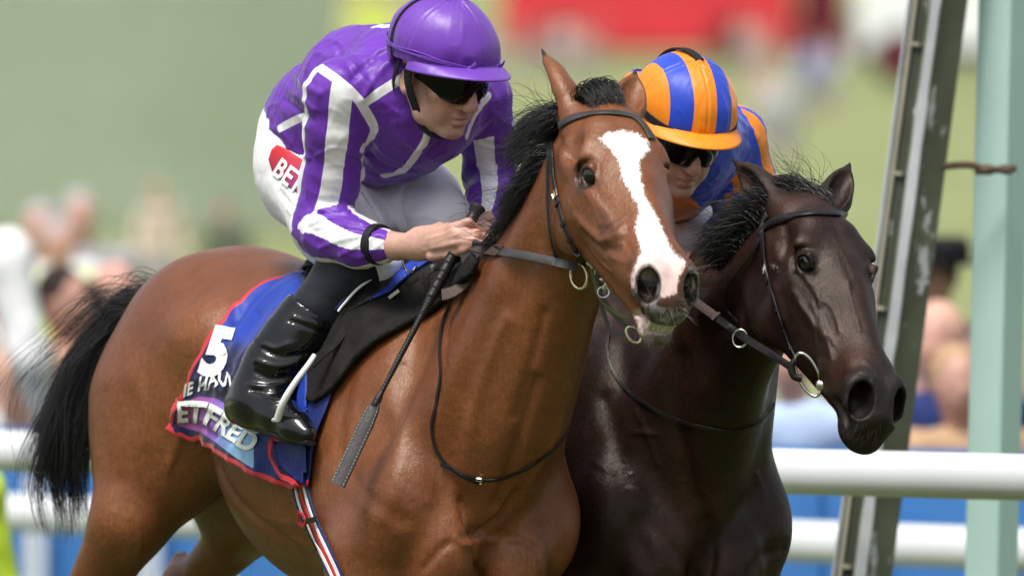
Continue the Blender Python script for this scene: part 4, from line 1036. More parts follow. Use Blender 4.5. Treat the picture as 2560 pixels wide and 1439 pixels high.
fingers(f, [([(1212, 575, -.05), (1200, 590, -.085), (1204, 606, -.10), (1216, 616, -.08)], [.012, .011, .0095, .0085]),
            ([(1218, 578, -.05), (1214, 596, -.09), (1220, 612, -.10), (1230, 620, -.07)], [.012, .011, .0095, .0085]),
            ([(1226, 580, -.05), (1228, 600, -.085), (1234, 614, -.09), (1242, 622, -.06)], [.012, .011, .0095, .0085]),
            ([(1234, 582, -.04), (1240, 602, -.07), (1246, 614, -.075), (1250, 622, -.05)], [.011, .010, .009, .008]),
            ([(1205, 568, -.01), (1192, 582, -.05), (1190, 596, -.07)], [.014, .011, .009])], .005)
Pb, Qb = f.mesh(); Pb, Qb = biggest(Pb, Qb); Pb = smooth(Pb, Qb, 1, .5); Nb = vnormals(Pb, Qb)
SB = Surf(Pb, Qb)
for ln in ([(1065, 600), (1110, 585), (1130, 575)], [(1060, 612), (1110, 600), (1142, 588)], [(1060, 625), (1110, 615), (1140, 608)]):
    L_, _ = SB.line(ln, 10); relief(Pb, Nb, L_, .004, .0016)
q = (Pb - HC1) @ HRr1
lip = np.minimum(np.hypot(q[:, 0] / .024, (q[:, 2] - .073) / .0085), np.hypot(q[:, 0] / .021, (q[:, 2] - .089) / .008)) + np.where(q[:, 1] > .082, 0, 9)
cheek = np.exp(-((np.abs(q[:, 0]) - .044) / .022) ** 2 - ((q[:, 2] - .045) / .025) ** 2) + np.exp(-(q[:, 0] / .016) ** 2 - ((q[:, 2] - .046) / .016) ** 2) * (q[:, 1] > .09)
beard = sstep(.055, .085, q[:, 2]) * (q[:, 2] < .16) * (np.abs(q[:, 0]) < .09) * (q[:, 1] > -.02)
hand = np.exp(-(np.minimum.reduce([np.linalg.norm(Pb - W(*p), axis=1) for p in ((1130, 572, -.272), (1170, 556, -.28), (1192, 574, -.262), (1190, 584, -.292), (1160, 624, -.292), (1184, 602, -.3))]) / .016) ** 2)
obj('body', new_mesh('body', Pb, Qb, M_SKIN, attrs=dict(lip=np.clip(1.3 - lip, 0, 1), blush=np.clip(cheek + hand, 0, 1), beard=beard)), person1)

# ---- breeches
f = Field(axis_steps([(-.66, .04, .0052)]), axis_steps([(-.16, .66, .0055)]), axis_steps([(1.58, 2.02, .0052)]))
f.chain([W(800, 335, .38), J['pelvis'] + np.array([-.015, 0, .0])], [.13, .142], .05)
f.ell(W(748, 395, .42), (.078, .12, .11), k=.05)
f.chain([W(775, 440, .36), W(850, 560, .15), W(905, 640, .01)], [.108, .088, .066], .05)
f.chain([W(890, 638, .01), W(930, 662, -.03)], [.068, .052], .03); f.cone(W(870, 655, .01), W(960, 655, -.03), .040, .036, .03)
f.chain([W(930, 430, .48), W(1030, 510, .28), W(1108, 556, .135)], [.112, .095, .066], .05)
f.chain([W(1108, 556, .135), W(1125, 600, .14), W(1100, 640, .17)], [.064, .060, .055], .03)
f.ell(W(850, 440, .46), (.12, .12, .09), k=.05)
def wr_breech(P, N):
    h = noise3(P * np.array([9, 9, 30]) + 2.3, 5) * .0025 + noise3(P * 45, 6) * .0008
    P = P + N * h[:, None]; S = Surf(P, Qcur[0])
    for ln, w, a in (([(905, 470), (960, 560), (1000, 640)], .006, -.006), ([(935, 470), (985, 540), (1020, 610)], .007, .005), ([(1010, 470), (1000, 520), (1020, 570)], .006, -.004),
                     ([(1020, 540), (1090, 545), (1135, 575)], .005, .004), ([(1010, 590), (1070, 585), (1130, 560)], .005, -.004), ([(1045, 620), (1090, 600), (1140, 590)], .006, .004),
                     ([(830, 560), (870, 600), (905, 640)], .005, -.004), ([(700, 480), (750, 540), (790, 560)], .006, -.004), ([(720, 520), (770, 580), (810, 610)], .006, .004),
                     ([(880, 480), (900, 540), (930, 600)], .007, .005)):
        L_, _ = S.line(ln, 14)
        if len(L_) > 2: relief(P, N, L_, w, a)
    return P
Qcur = [None]
P_, Q_ = f.mesh(); P_, Q_ = biggest(P_, Q_); P_ = smooth(P_, Q_, 2, .5); Qcur[0] = Q_; N_ = vnormals(P_, Q_); P_ = wr_breech(P_, N_)
breeches = obj('breeches', new_mesh('breeches', P_, Q_, M_BREECH), person1); SBR = Surf(P_, Q_)

# ---- shirt
f = Field(axis_steps([(-.60, .10, .0046)]), axis_steps([(-.34, .62, .005)]), axis_steps([(1.60, 2.20, .0046)]))
f.chain([W(785, 345, .40), W(825, 300, .34), W(905, 215, .19), W(985, 178, .06)], [.112, .116, .116, .098], .05)
f.ell(W(772, 300, .40), (.072, .12, .10), k=.05)
f.chain([W(880, 330, .30), W(985, 290, .10), W(1035, 272, .01)], [.110, .122, .115], .05)
f.chain([W(855, 235, -.08), W(1030, 215, .0), W(1188, 243, .10)], [.068, .10, .068], .06)
f.chain([W(935, 375, .14), W(1080, 312, .04)], [.062, .07], .05)
f.chain([J['neck'] + np.array([0, .02, -.03]), W(1062, 190, -.05)], [.075, .060], .03)
f.chain([J['shR'], W(840, 330, -.065), W(826, 450, -.03), J['elR'] + np.array([-.004, .0, 0]), W(835, 585, -.04), W(900, 608, -.11), W(958, 614, -.155)], [.066, .060, .056, .056, .056, .046, .036], .03)
f.chain([J['shL'], W(1214, 320, .15), J['elL'], W(1226, 500, .12), J['wrL'] + np.array([0, .01, .006])], [.062, .054, .050, .046, .036], .03)
P_, Q_ = f.mesh(); P_, Q_ = biggest(P_, Q_); P_ = smooth(P_, Q_, 2, .5); N_ = vnormals(P_, Q_)
def cloth_noise(P, N, seed, a=.003):
    q = P @ np.array([[.8, .2, .5], [-.3, .9, .1], [-.5, -.1, .8]])
    n1 = noise3(q * np.array([8, 22, 26]), seed); n2 = noise3(q * np.array([40, 16, 44]) + n1[:, None], seed + 1)
    r = (1 - np.minimum(1, np.abs(n1) * 1.5)) ** 2; n3 = noise3(q * np.array([14, 55, 60]), seed + 2); r3 = (1 - np.minimum(1, np.abs(n3) * 1.6)) ** 2
    return P + N * (a * r * 1.1 + a * .4 * n2 + a * .5 * r3)[:, None]
P_ = cloth_noise(P_, N_, 11, .0032); N_ = vnormals(P_, Q_); S_ = Surf(P_, Q_)
folds = [([(790, 520), (850, 535), (895, 520)], .005, .006), ([(775, 560), (830, 545), (905, 560)], .005, .006), ([(785, 580), (850, 570), (915, 580)], .005, -.005), ([(780, 545), (820, 530), (870, 540)], .004, -.005),
         ([(800, 620), (850, 600), (900, 590)], .005, .005), ([(850, 640), (900, 610), (940, 590)], .006, .004), ([(900, 645), (940, 620), (958, 600)], .004, .003),
         ([(870, 390), (905, 400)], .004, -.005), ([(845, 410), (905, 420)], .005, .004), ([(790, 390), (830, 370), (880, 375)], .005, .004),
         ([(905, 250), (950, 180), (990, 140)], .010, .006), ([(880, 200), (930, 150), (975, 120)], .009, -.006), ([(860, 130), (890, 170), (920, 215)], .010, .006), ([(840, 110), (860, 150), (890, 190)], .008, -.005),
         ([(720, 220), (760, 250), (785, 275)], .009, .006), ([(710, 250), (740, 270), (780, 300)], .007, -.005), ([(735, 180), (765, 215), (800, 235)], .010, .005),
         ([(1000, 340), (1050, 370), (1100, 330)], .008, .005), ([(920, 320), (960, 380), (1020, 410)], .010, .006), ([(910, 360), (950, 410), (1000, 425)], .008, -.005),
         ([(1090, 290), (1075, 330), (1040, 380)], .008, .006), ([(940, 230), (960, 290), (950, 350)], .010, .005), ([(1130, 300), (1100, 350), (1060, 390)], .008, -.005),
         ([(1200, 360), (1235, 370), (1270, 360)], .005, .005), ([(1190, 420), (1230, 435), (1268, 425)], .005, -.005), ([(1200, 470), (1230, 480), (1255, 470)], .004, .005), ([(1205, 520), (1225, 530), (1240, 525)], .004, -.004),
         ([(720, 370), (760, 390), (775, 395)], .006, .005), ([(690, 300), (705, 340), (720, 370)], .006, .004)]
for ln, w, a in folds:
    L_, _ = S_.line(ln, 14)
    if len(L_) > 2: relief(P_, N_, L_, w * .8, a * .8)
S_ = Surf(P_, Q_); N_ = vnormals(P_, Q_)
def band(lines, w):
    d = np.full(len(P_), 1.0)
    for ln in lines:
        L_, _ = S_.line(ln, 26)
        if len(L_) > 2: d = np.minimum(d, poly_dist(P_, L_))
    return d - w / 2
def sleeve(path, rs, n, ph, up):
    """signed length to the stripe edge, stripes running along the arm"""
    L_ = spline(np.array(path), 40); T = norm(np.gradient(L_, axis=0)); d2 = np.full(len(P_), 1e9); bi = np.zeros(len(P_), int)
    for i, p in enumerate(L_):
        d = ((P_ - p) ** 2).sum(1); m = d < d2; d2[m] = d[m]; bi[m] = i
    r = P_ - L_[bi]; t = T[bi]; u = norm(np.asarray(up) - t * (t @ np.asarray(up))[:, None]); v = np.cross(t, u)
    a = np.arctan2((r * v).sum(1), (r * u).sum(1)) + ph
    return -(np.cos(n * a)) * .02 + .004, np.sqrt(d2), bi
pR = [J['shR'], W(840, 330, -.065), W(826, 450, -.03), J['elR'], W(835, 585, -.04), W(900, 608, -.11), W(970, 615, -.165)]
sR, dR, bR = sleeve(pR, None, 4, math.radians(4), (0, -1, 0.001))
pL = [J['shL'], W(1214, 320, .15), J['elL'], W(1226, 500, .12), J['wrL']]
sL, dL, bL = sleeve(pL, None, 4, math.radians(-8), (0, -1, 0.001))
seams = band([[(797, 168), (850, 205), (888, 240), (912, 275), (934, 318), (925, 350), (905, 372)], [(906, 262), (955, 228), (1012, 192)]], .020)
side = band([[(698, 322), (740, 300), (786, 282)], [(1070, 300), (1065, 350), (1035, 395), (1005, 428), (960, 440)], [(1222, 240), (1190, 285), (1168, 340)], [(935, 66), (975, 66), (1000, 70)]], .017)
hem = band([[(908, 440), (890, 480)], [(905, 372), (908, 440)]], .009)
armR = (dR < .085) & (bR > 2) & ((P_[:, 2] < 1.6 + (719.5 - 190) / 1200) | True)
# arms: outside the armhole seam
pxy = to_px(P_)
inR = poly_sd(pxy, [(700, 168), (797, 168), (850, 205), (888, 240), (912, 275), (934, 318), (925, 350), (905, 372), (908, 440), (900, 520), (990, 560), (1000, 720), (700, 720)]) < 0
nearR = dR < .095; nearL = dL < .080
onR = inR & nearR; onL = nearL & (pxy[:, 0] > 1150) & ~onR & (bL > 5)
w = np.minimum(np.minimum(seams, side), hem); w = np.where(onR, np.minimum(sR, seams), w); w = np.where(onL, np.minimum(sL, side), w)
w = np.where((pxy[:, 0] < 716) & (pxy[:, 1] > 150) & False, -1, w)
shirt = obj('silk_shirt', new_mesh('silk_shirt', P_, Q_, M_SILK1, attrs=dict(white=w)), person1); SSH = Surf(P_, Q_)

# cuff band, cap, goggles
m = MB(); c0, c1 = W(938, 612, -.14), W(948, 613, -.15); ax = norm(W(992, 616, -.18) - W(900, 608, -.11))
m.tube([W(944, 611, -.148) - ax * .010, W(944, 611, -.148) - ax * .009, W(944, 611, -.148) + ax * .009, W(944, 611, -.148) + ax * .010], [.038, .0435, .0425, .037], 28); m.make('wrist_band', M_BLACKCLOTH, person1)
hd1, _ = helmet_pieces(HC1, HRr1, person1, M_CAP1, M_CAP1P, 21)
gog1, GP = goggles(hd1, person1, M_LENS, M_BLACKCLOTH, M_BLACKCLOTH)
def on_cap(ph, t, off=.003):   # ph: angle from the front towards the rider's left, t: polar angle
    return np.array([math.sin(t) * math.sin(ph) * (.107 + off), -.012 + math.sin(t) * math.cos(ph) * (.127 + off), -.045 - math.cos(t) * (.108 + off)])
def cap_strap(hd, ph, t0, t1, name, mat, parent, w=.007, th=.002):
    ts = np.linspace(t0, t1, 30); P = np.array([on_cap(ph(t) if callable(ph) else ph, t) for t in ts]); m = MB()
    m.ribbon(hd(P), hd(P) - hd(P * .9), w, th); return m.make(name, mat, parent)
cap_strap(hd1, lambda t: math.radians(-112) - .25 * math.cos(t), -.2, math.pi * .63, 'goggle_strap', M_BLACKCLOTH, person1, .009)
# tied drawstring of the cover, with its little bows
m = MB()
for k in range(3):
    a = np.linspace(math.radians(-150), math.radians(95), 60)
    P = np.array([on_cap(x, math.pi * (.505 + .012 * k * math.sin(x * 3 + k)) + .10 * (1 - math.cos(x)) * .5 - .02, .0045) for x in a]); m.tube(hd1(P), .0018, 6)
for ph, sgn in ((.42, 1), (1.28, -1), (-.35, 1)):
    b = on_cap(ph, math.pi * .50, .004)
    for j in range(3):
        a = np.linspace(0, 1, 8); d = np.array([.016 * sgn * (1 - j * .6), .004 + .004 * j, (-.012, .006, .014)[j]])
        P = b + a[:, None] * d + np.sin(a * math.pi)[:, None] * np.array([0, .005, .003]); m.ribbon(hd1(P), np.tile(norm(hd1(b) - HC1), (8, 1)), np.interp(a, [0, .5, 1], [.004, .009, .006]), .0012)
m.make('drawstring', M_CAP1P, person1)
# chin strap / harness
m = MB()
P = np.array([(-.093, -.005, -.01), (-.088, .005, .03), (-.070, .022, .075), (-.045, .035, .118), (0, .045, .138), (.045, .035, .118), (.07, .022, .075), (.088, .005, .03), (.093, -.005, -.01)]); P = spline(P, 40)
m.ribbon(hd1(P), hd1(P) - hd1(np.array([0, .0, .03]))[None, :], .020, .003)
P = spline(np.array([(-.094, -.03, -.01), (-.082, -.045, .05), (-.05, -.055, .085), (0, -.06, .09)]), 20); m.ribbon(hd1(P), hd1(P) - hd1(np.array([0, .0, .03]))[None, :], .016, .003)
m.make('chin_strap', M_BLACKCLOTH, person1)

# ---- right leg: black legging, patent boot
def leg_piece(name, pts, rs, mat, parent, folds=0, seed=0, sole=False, h=.0045):
    pts = [np.asarray(p) for p in pts]; lo = np.min(pts, 0) - max(rs) - .04; hi = np.max(pts, 0) + max(rs) + .04
    f = body_field(None, lo, hi, h); f.chain(pts, rs, .03); return f
f = leg_piece('legging', [W(905, 668, -.025), W(862, 700, -.015), W(800, 775, -.005), W(760, 830, .0)], [.062, .064, .056, .046], None, None)
P_, Q_ = f.mesh(); P_ = smooth(P_, Q_, 2); N_ = vnormals(P_, Q_); P_ = P_ + N_ * (noise3(P_ * np.array([12, 12, 30]), 3) * .002)[:, None]
obj('legging', new_mesh('legging', P_, Q_, M_LEGGING), person1)
def boot(shaft, rs, foot, parent, y_sole):
    lo = np.min(shaft + [p for p, _ in foot], 0) - .11; hi = np.max(shaft + [p for p, _ in foot], 0) + .11
    f = body_field(None, lo, hi, .0042); f.chain(shaft, rs, .03)
    f.chain([p for p, _ in foot], [r for _, r in foot], .035)
    top = shaft[0]; ax = norm(shaft[1] - shaft[0])
    f.cut(top, -ax)
    P, Q = f.mesh(); P, Q = biggest(P, Q); P = smooth(P, Q, 4); return P, Q
shaft = [W(790, 775, -.005), W(745, 845, .0), W(690, 915, .005), W(655, 975, .01), W(645, 1000, .005)]
foot = [(W(608, 1018, .03), .040), (W(655, 1014, -.02), .048), (W(700, 1042, -.085), .037), (W(742, 1070, -.145), .027), (W(768, 1086, -.178), .018)]
P_, Q_ = boot(shaft, [.067, .067, .064, .056, .052], foot, person1, 0)
N_ = vnormals(P_, Q_); S_ = Surf(P_, Q_)
P_ = P_ + N_ * (noise3(P_ * np.array([18, 18, 40]), 9) * .0012)[:, None]
for ln, w, a in (([(640, 930), (680, 945), (740, 935)], .006, -.005), ([(620, 960), (670, 965), (730, 955)], .006, .007), ([(630, 975), (680, 980), (720, 975)], .005, -.007), ([(640, 900), (690, 915), (745, 905)], .007, .006),
                 ([(660, 870), (700, 890), (760, 885)], .007, -.006), ([(720, 800), (760, 815), (820, 835)], .003, -.004), ([(730, 790), (775, 805), (830, 825)], .004, .003), ([(640, 850), (680, 870), (720, 860)], .008, .006), ([(660, 1000), (690, 1005), (715, 1000)], .004, .005),
                 ([(690, 1060), (700, 1025), (690, 1000)], .002, -.0015)):
    L_, _ = S_.line(ln, 14)
    if len(L_) > 2: relief(P_, N_, L_, w * .8, a * .7)
boot1 = obj('boot', new_mesh('boot', P_, Q_, M_PATENT), person1)
m = MB(); m.tube(spline([W(588, 1046, .045), W(625, 1062, .0), W(680, 1080, -.09), W(735, 1102, -.15), W(778, 1106, -.19)], 24), [.016] * 4 + [.02] * 16 + [.014] * 4, 10, flat=((0.1, .0, 1), .42)); m.make('sole', M_RUBBER, boot1)
# left leg on the far side of the horse
f = leg_piece('legging', [J['kneeL'] + np.array([.0, .03, -.04]), (J['kneeL'] + J['ankL']) / 2], [.054, .05], None, None)
P_, Q_ = f.mesh(); obj('legging', new_mesh('legging', P_, Q_, M_LEGGING), person1)
k = J['kneeL']; a = J['ankL']; sh = [k + (a - k) * t for t in (.42, .7, .95, 1.0)]
P_, Q_ = boot(sh, [.058, .048, .040, .038], [(a + np.array([0, .03, -.04]), .038), ((a + J['toeL']) / 2 + np.array([0, 0, -.03]), .036), (J['toeL'] + np.array([0, 0, -.03]), .022)], person1, 0)
obj('boot', new_mesh('boot', P_, Q_, M_PATENT), person1)
# ------------------------------------------------------------------ tack
def pip(pts, poly):
    pts = np.asarray(pts, float); return poly_sd(pts, poly) < 0
def drape(name, poly, S, off, thick, mat, parent=None, step=5.0, default_y=None, hump=None, attrs=None, sm_it=3):
    """cloth or leather cut to an outline, laid on a shape and given thickness"""
    poly = np.asarray(poly, float); lo, hi = poly.min(0), poly.max(0); nx = int((hi[0] - lo[0]) / step) + 3; ny = int((hi[1] - lo[1]) / step) + 3
    gx = lo[0] - step + np.arange(nx) * step; gy = lo[1] - step + np.arange(ny) * step
    GX, GY = np.meshgrid(gx, gy, indexing='ij'); G = np.stack([GX.ravel(), GY.ravel()], 1); sd = poly_sd(G, poly)
    ring = np.concatenate([poly, poly[:1]]); dense = resample(ring, int(np.linalg.norm(np.diff(ring, axis=0), axis=1).sum() / 1.5))
    near = np.abs(sd) < step * .75
    for i in np.where(near)[0]: G[i] = dense[np.argmin(((dense - G[i]) ** 2).sum(1))]
    ok = (sd < step * .75); I = np.arange(nx * ny).reshape(nx, ny)
    q = np.stack([I[:-1, :-1], I[1:, :-1], I[1:, 1:], I[:-1, 1:]], -1).reshape(-1, 4); q = q[ok[q].all(1)]
    c = G[q].mean(1); q = q[poly_sd(c, poly) < 0]
    used = np.unique(q); mp = np.full(nx * ny, -1); P = []; N = []; keep = []
    for i in used:
        p, n = S.px(*G[i], default_y)
        if p is None: continue
        mp[i] = len(P); P.append(p); N.append(n); keep.append(i)
    q = mp[q]; q = q[(q >= 0).all(1)]; P = np.array(P); N = np.array(N)
    # orient and smooth the normals
    if len(q) == 0: return None
    for it in range(sm_it):
        e = np.concatenate([q[:, [0, 1]], q[:, [1, 2]], q[:, [2, 3]], q[:, [3, 0]]]); A = np.zeros_like(N); np.add.at(A, e[:, 0], N[e[:, 1]]); np.add.at(A, e[:, 1], N[e[:, 0]]); N = norm(N + A * .5)
    P = P + N * off
    if hump is not None: P = P + N * hump(G[keep], P)[:, None]
    v = np.cross(P[q[:, 2]] - P[q[:, 0]], P[q[:, 3]] - P[q[:, 1]]); fl = (v * N[q[:, 0]]).sum(1) < 0; q[fl] = q[fl][:, ::-1]
    at = {k: fn(G[keep]) for k, fn in (attrs or {}).items()}
    o = obj(name, new_mesh(name, P, q, mat, attrs=at), parent); md = o.modifiers.new('thick', 'SOLIDIFY'); md.thickness = thick; md.offset = -1
    return o, Surf(P, q)
def strap(m, S, pix, w, off=.002, n=40, t=.0025, y=None):
    P, N = S.line(pix, n, y); P = P + N * off; P[1:-1] = (P[:-2] + 2 * P[1:-1] + P[2:]) / 4; m.ribbon(P, N, w, t); return P, N
def ring(m, c, u, v, ru, rv, r, n=36):
    a = np.linspace(0, 2 * np.pi, n, endpoint=False); u = norm(u); v = norm(v)
    m.tube(np.asarray(c) + np.cos(a)[:, None] * u * ru + np.sin(a)[:, None] * v * rv, r, 8, closed=True)
def buckle(parent, p, T, N, w, h, mat):
    m = MB(); B = norm(np.cross(N, T)); c = p + N * .004; a = [(-1, -1), (1, -1), (1, 1), (-1, 1)]
    pts = np.array([c + B * w / 2 * x + T * h / 2 * y for x, y in a]); q = np.concatenate([np.linspace(pts[i], pts[(i + 1) % 4], 6, endpoint=False) for i in range(4)]); m.tube(q, .0014, 6, closed=True)
    m.tube([c - T * h / 2, c + T * h * .45 + N * .001], .0011, 6); return m.make('buckle', mat, parent)
def keeper(parent, p, T, N, w, mat):
    m = MB(); B = norm(np.cross(N, T)); m.box(p + N * .0025, w * 1.12, .007, .0065, np.stack([B, T, N])); return m.make('keeper', mat, parent, sm=False)

# text as real raised print on a surface
def lettering(text, base, height, up, S, mat, parent, name='lettering', off=.0022, spread=1.0, bold=.02, fit=None, default_y=None):
    cu = bpy.data.curves.new('t', 'FONT'); cu.body = text; cu.size = 1.0; cu.offset = bold; cu.resolution_u = 4; cu.space_character = spread
    to = bpy.data.objects.new('t', cu); C.objects.link(to); me = bpy.data.meshes.new_from_object(to); bpy.data.objects.remove(to)
    bm = bmesh.new(); bm.from_mesh(me); bmesh.ops.triangulate(bm, faces=bm.faces[:])
    for it in range(5):
        le = [e for e in bm.edges if e.calc_length() > .085]
        if not le: break
        bmesh.ops.subdivide_edges(bm, edges=le, cuts=1); bmesh.ops.triangulate(bm, faces=bm.faces[:])
    V = np.array([v.co[:2] for v in bm.verts]); F = [tuple(v.index for v in f.verts) for f in bm.faces]; bm.free(); bpy.data.meshes.remove(me)
    cap = .70; L = spline(np.asarray(base, float), 60); Lr = resample(L, 200); T = norm(np.gradient(Lr, axis=0)); tot = np.linalg.norm(np.diff(Lr, axis=0), axis=1).sum()
    x0, x1 = V[:, 0].min(), V[:, 0].max(); u = (V[:, 0] - x0) / (x1 - x0) * 199; v = V[:, 1] / cap * height
    i = np.clip(u.astype(int), 0, 198); fr = (u - i)[:, None]; B = Lr[i] * (1 - fr) + Lr[i + 1] * fr
    if up is None: t = T[i]; U = np.stack([t[:, 1], -t[:, 0]], 1)
    else: U = np.tile(norm(np.asarray(up, float)), (len(V), 1))
    q = B + U * v[:, None]; P = []; ok = []
    for a, b in q:
        p, n = S.px(a, b, default_y); ok.append(p is not None); P.append(np.zeros(3) if p is None else p + (n if n[1] < 0 else -n) * off)
    ok = np.array(ok); F = np.array([f for f in F if ok[list(f)].all()])
    if not len(F): return None
    lab = np.arange(len(V))
    for it in range(200):
        mn = lab[F].min(1); nw = lab.copy()
        for k in range(3): np.minimum.at(nw, F[:, k], mn)
        nw = nw[nw]
        if (nw == lab).all(): break
        lab = nw
    P = np.array(P)
    for l in sorted(set(lab[F[:, 0]]), key=lambda l: V[l, 0]):       # every character is a piece of its own
        f = F[lab[F[:, 0]] == l]; us = np.unique(f); mp = np.full(len(P), -1); mp[us] = np.arange(len(us)); nm = 'number' if text.isdigit() else 'letter'
        obj(nm, new_mesh(nm, P[us], mp[f], mat, sm=False), parent)

# ---- number cloth
def lat_hit(x, ph, side):
    """surface of the bay at body station x and angle ph from the spine"""
    ax = np.array([x, 0, -.36]); d = np.array([0, side * math.sin(ph), math.cos(ph)]); o = ax + d * 1.0
    p, n = S1.ray(WITH1 + o @ M1, -(d @ M1)); return (None, None) if p is None else (p, n)
def to_station(px, py):
    p, n = S1.px(px, py); q = (p - WITH1) @ M1.T; return q[0], math.atan2(abs(q[1]), q[2] + .36)
rear = np.array([to_station(*p) for p in [(762, 690), (700, 700), (620, 752), (560, 806), (512, 885), (480, 958), (456, 1015), (432, 1066)]])
bot = np.array([to_station(*p) for p in [(432, 1066), (500, 1093), (560, 1128), (630, 1170), (690, 1200), (740, 1222), (782, 1214)]])
o_ = np.argsort(rear[:, 1]); rear = rear[o_]; xr = lambda ph: np.interp(ph, np.concatenate([[0], rear[:, 1]]), np.concatenate([[rear[0, 0]], rear[:, 0]]))
ob = np.argsort(bot[:, 0]); bot = bot[ob]; x_f = .0
nu, nv = 110, 120; CP = {}; 
def cloth_side(side):
    P = np.zeros((nu + 1, nv + 1, 3)); N = np.zeros_like(P); 
    for i in range(nu + 1):
        u = i / nu
        xb = bot[0, 0] + (bot[-1, 0] - bot[0, 0]) * u; phb = np.interp(xb, bot[:, 0], bot[:, 1])
        for j in range(nv + 1):
            v = j / nv; ph = phb * v; x0 = xr(min(ph, rear[-1, 1])); x1 = x_f + (bot[-1, 0] - x_f) * v ** 1.3; x = x0 + (x1 - x0) * u
            p, n = lat_hit(x, max(ph, .001), side); P[i, j] = p; N[i, j] = n
    return P, N
CPs = {s: cloth_side(s) for s in (-1, 1)}
P = np.concatenate([CPs[1][0][:, ::-1][:, :-1], CPs[-1][0]], 1); N = np.concatenate([CPs[1][1][:, ::-1][:, :-1], CPs[-1][1]], 1)
for it in range(6):
    for A in (P, N):
        A[1:-1, 1:-1] = (A[1:-1, 1:-1] * 2 + A[:-2, 1:-1] + A[2:, 1:-1] + A[1:-1, :-2] + A[1:-1, 2:]) / 6
N = norm(N); nn = P.shape[1]; U_, V_ = np.meshgrid(np.linspace(0, 1, nu + 1), np.linspace(-1, 1, nn), indexing='ij')
lift = .010 + .006 * np.abs(V_) ** 3 + .010 * np.maximum(0, np.abs(V_) - .85) / .15 * np.sin(U_ * 11 + 1) * .6
pp = P.reshape(-1, 3); w1 = noise3(np.stack([U_.ravel() * 5 + V_.ravel() * 2.5, V_.ravel() * 1.6 - U_.ravel() * .8, 0 * U_.ravel()], 1) * 1.6 + 4.1, 31).reshape(U_.shape)
w2 = noise3(np.stack([U_.ravel() * 11 + V_.ravel() * 6, V_.ravel() * 3, 0 * U_.ravel()], 1), 33).reshape(U_.shape)
lift += .008 * (1 - np.abs(w1) * 1.8) * sstep(.05, .35, np.abs(V_)) + .0045 * w2 * sstep(.05, .3, np.abs(V_))
P = P + N * lift[..., None]
PX = to_px(P)
def crease(line, w, h):
    L = spline(np.array(line, float), 30); d = poly_dist(PX.reshape(-1, 2), L).reshape(U_.shape); d = np.where(V_ > 0, d, 99); return (h * np.exp(-(d / w) ** 2))[..., None] * N
for ln, w, h in (([(740, 700), (660, 760), (600, 850), (585, 900)], 15, .014), ([(700, 690), (620, 770), (560, 850)], 12, -.010), ([(690, 800), (630, 870), (585, 960), (560, 975)], 13, .016), ([(650, 790), (600, 860), (570, 935)], 11, -.014),
                 ([(560, 975), (530, 960), (500, 945)], 10, .012), ([(440, 1030), (480, 1010), (540, 1022), (600, 1060)], 12, .012), ([(430, 1060), (490, 1060), (540, 1090)], 10, -.010),
                 ([(640, 1100), (650, 1150), (640, 1180)], 10, .010), ([(690, 1110), (720, 1160), (745, 1215)], 10, .012)):
    P = P + crease(ln, w, h * .6)
I = np.arange((nu + 1) * nn).reshape(nu + 1, nn); Q = np.stack([I[:-1, :-1], I[1:, :-1], I[1:, 1:], I[:-1, 1:]], -1).reshape(-1, 4)
PXf = to_px(P).reshape(-1, 2); av = np.abs(V_).ravel(); uu = U_.ravel()
lenv = np.linalg.norm(np.diff(P[nu // 3], axis=0), axis=1).sum() / 2; lenu = np.linalg.norm(np.diff(P[:, -20], axis=0), axis=1).sum()
seg_ = np.linalg.norm(np.diff(P, axis=1), axis=2); h_ = nn // 2; arc = np.zeros((nu + 1, nn)); arc[:, h_:-1] = np.cumsum(seg_[:, h_:][:, ::-1], 1)[:, ::-1]; arc[:, 1:h_ + 1] = np.cumsum(seg_[:, :h_], 1); dbot = arc.ravel(); drear = uu * lenu
def mat_cloth():
    m = bpy.data.materials.new('racing_cloth'); t, b = nodes(m); q = NB(t); db = q.attr('dbot').outputs['Fac']; dr = q.attr('drear').outputs['Fac']; u = q.attr('cu').outputs['Fac']; v = q.attr('cv').outputs['Fac']
    royal = q.ramp(q.noise(8, 3), [(.3, (.006, .030, .28)), (.7, (.010, .046, .37))]); navy = (.004, .007, .058)
    wav = q.math('ADD', v, q.math('MULTIPLY', q.math('SINE', q.math('MULTIPLY', u, 9.0)), .03)); c = q.mix(q.mr(wav, .50, .60, 0, 1), royal, navy)
    c = q.mix(q.mr(u, .62, .64, 0, 1), c, (.009, .022, .15))
    ban = q.mr(q.attr('banner').outputs['Fac'], -.0006, .0006, 1, 0)
    bc = q.ramp(u, [(.02, (.22, .03, .10)), (.16, (.28, .07, .30)), (.40, (.22, .09, .46)), (.52, (.16, .28, .60)), (.60, (.24, .46, .70))]); c = q.mix(ban, c, bc)
    edge = q.math('MINIMUM', q.math('SUBTRACT', db, .0125), q.math('SUBTRACT', dr, .011)); c = q.mix(q.mr(edge, -.0005, .0005, 1, 0), c, (.56, .030, .045)); q.l(c, b.inputs['Base Color'])
    b.inputs['Roughness'].default_value = .5; b.inputs['Specular IOR Level'].default_value = .3; b.inputs['Sheen Weight'].default_value = .1
    n1 = q.bump(q.noise(700, 1, .5), .15, .0008, None); q.bump(q.noise(34, 4, .6), .35, .006, b, n1); return m
bn_ = (poly_sd(PXf, [(440, 1036), (462, 1006), (500, 990), (545, 996), (590, 1026), (636, 1076), (636, 1172), (590, 1142), (545, 1108), (505, 1080), (470, 1070), (442, 1062)]) / 1200).reshape(U_.shape); h_ = nn // 2; bn_[:, :h_] = bn_[:, h_ + 1:][:, ::-1]; bn_ = bn_.ravel()
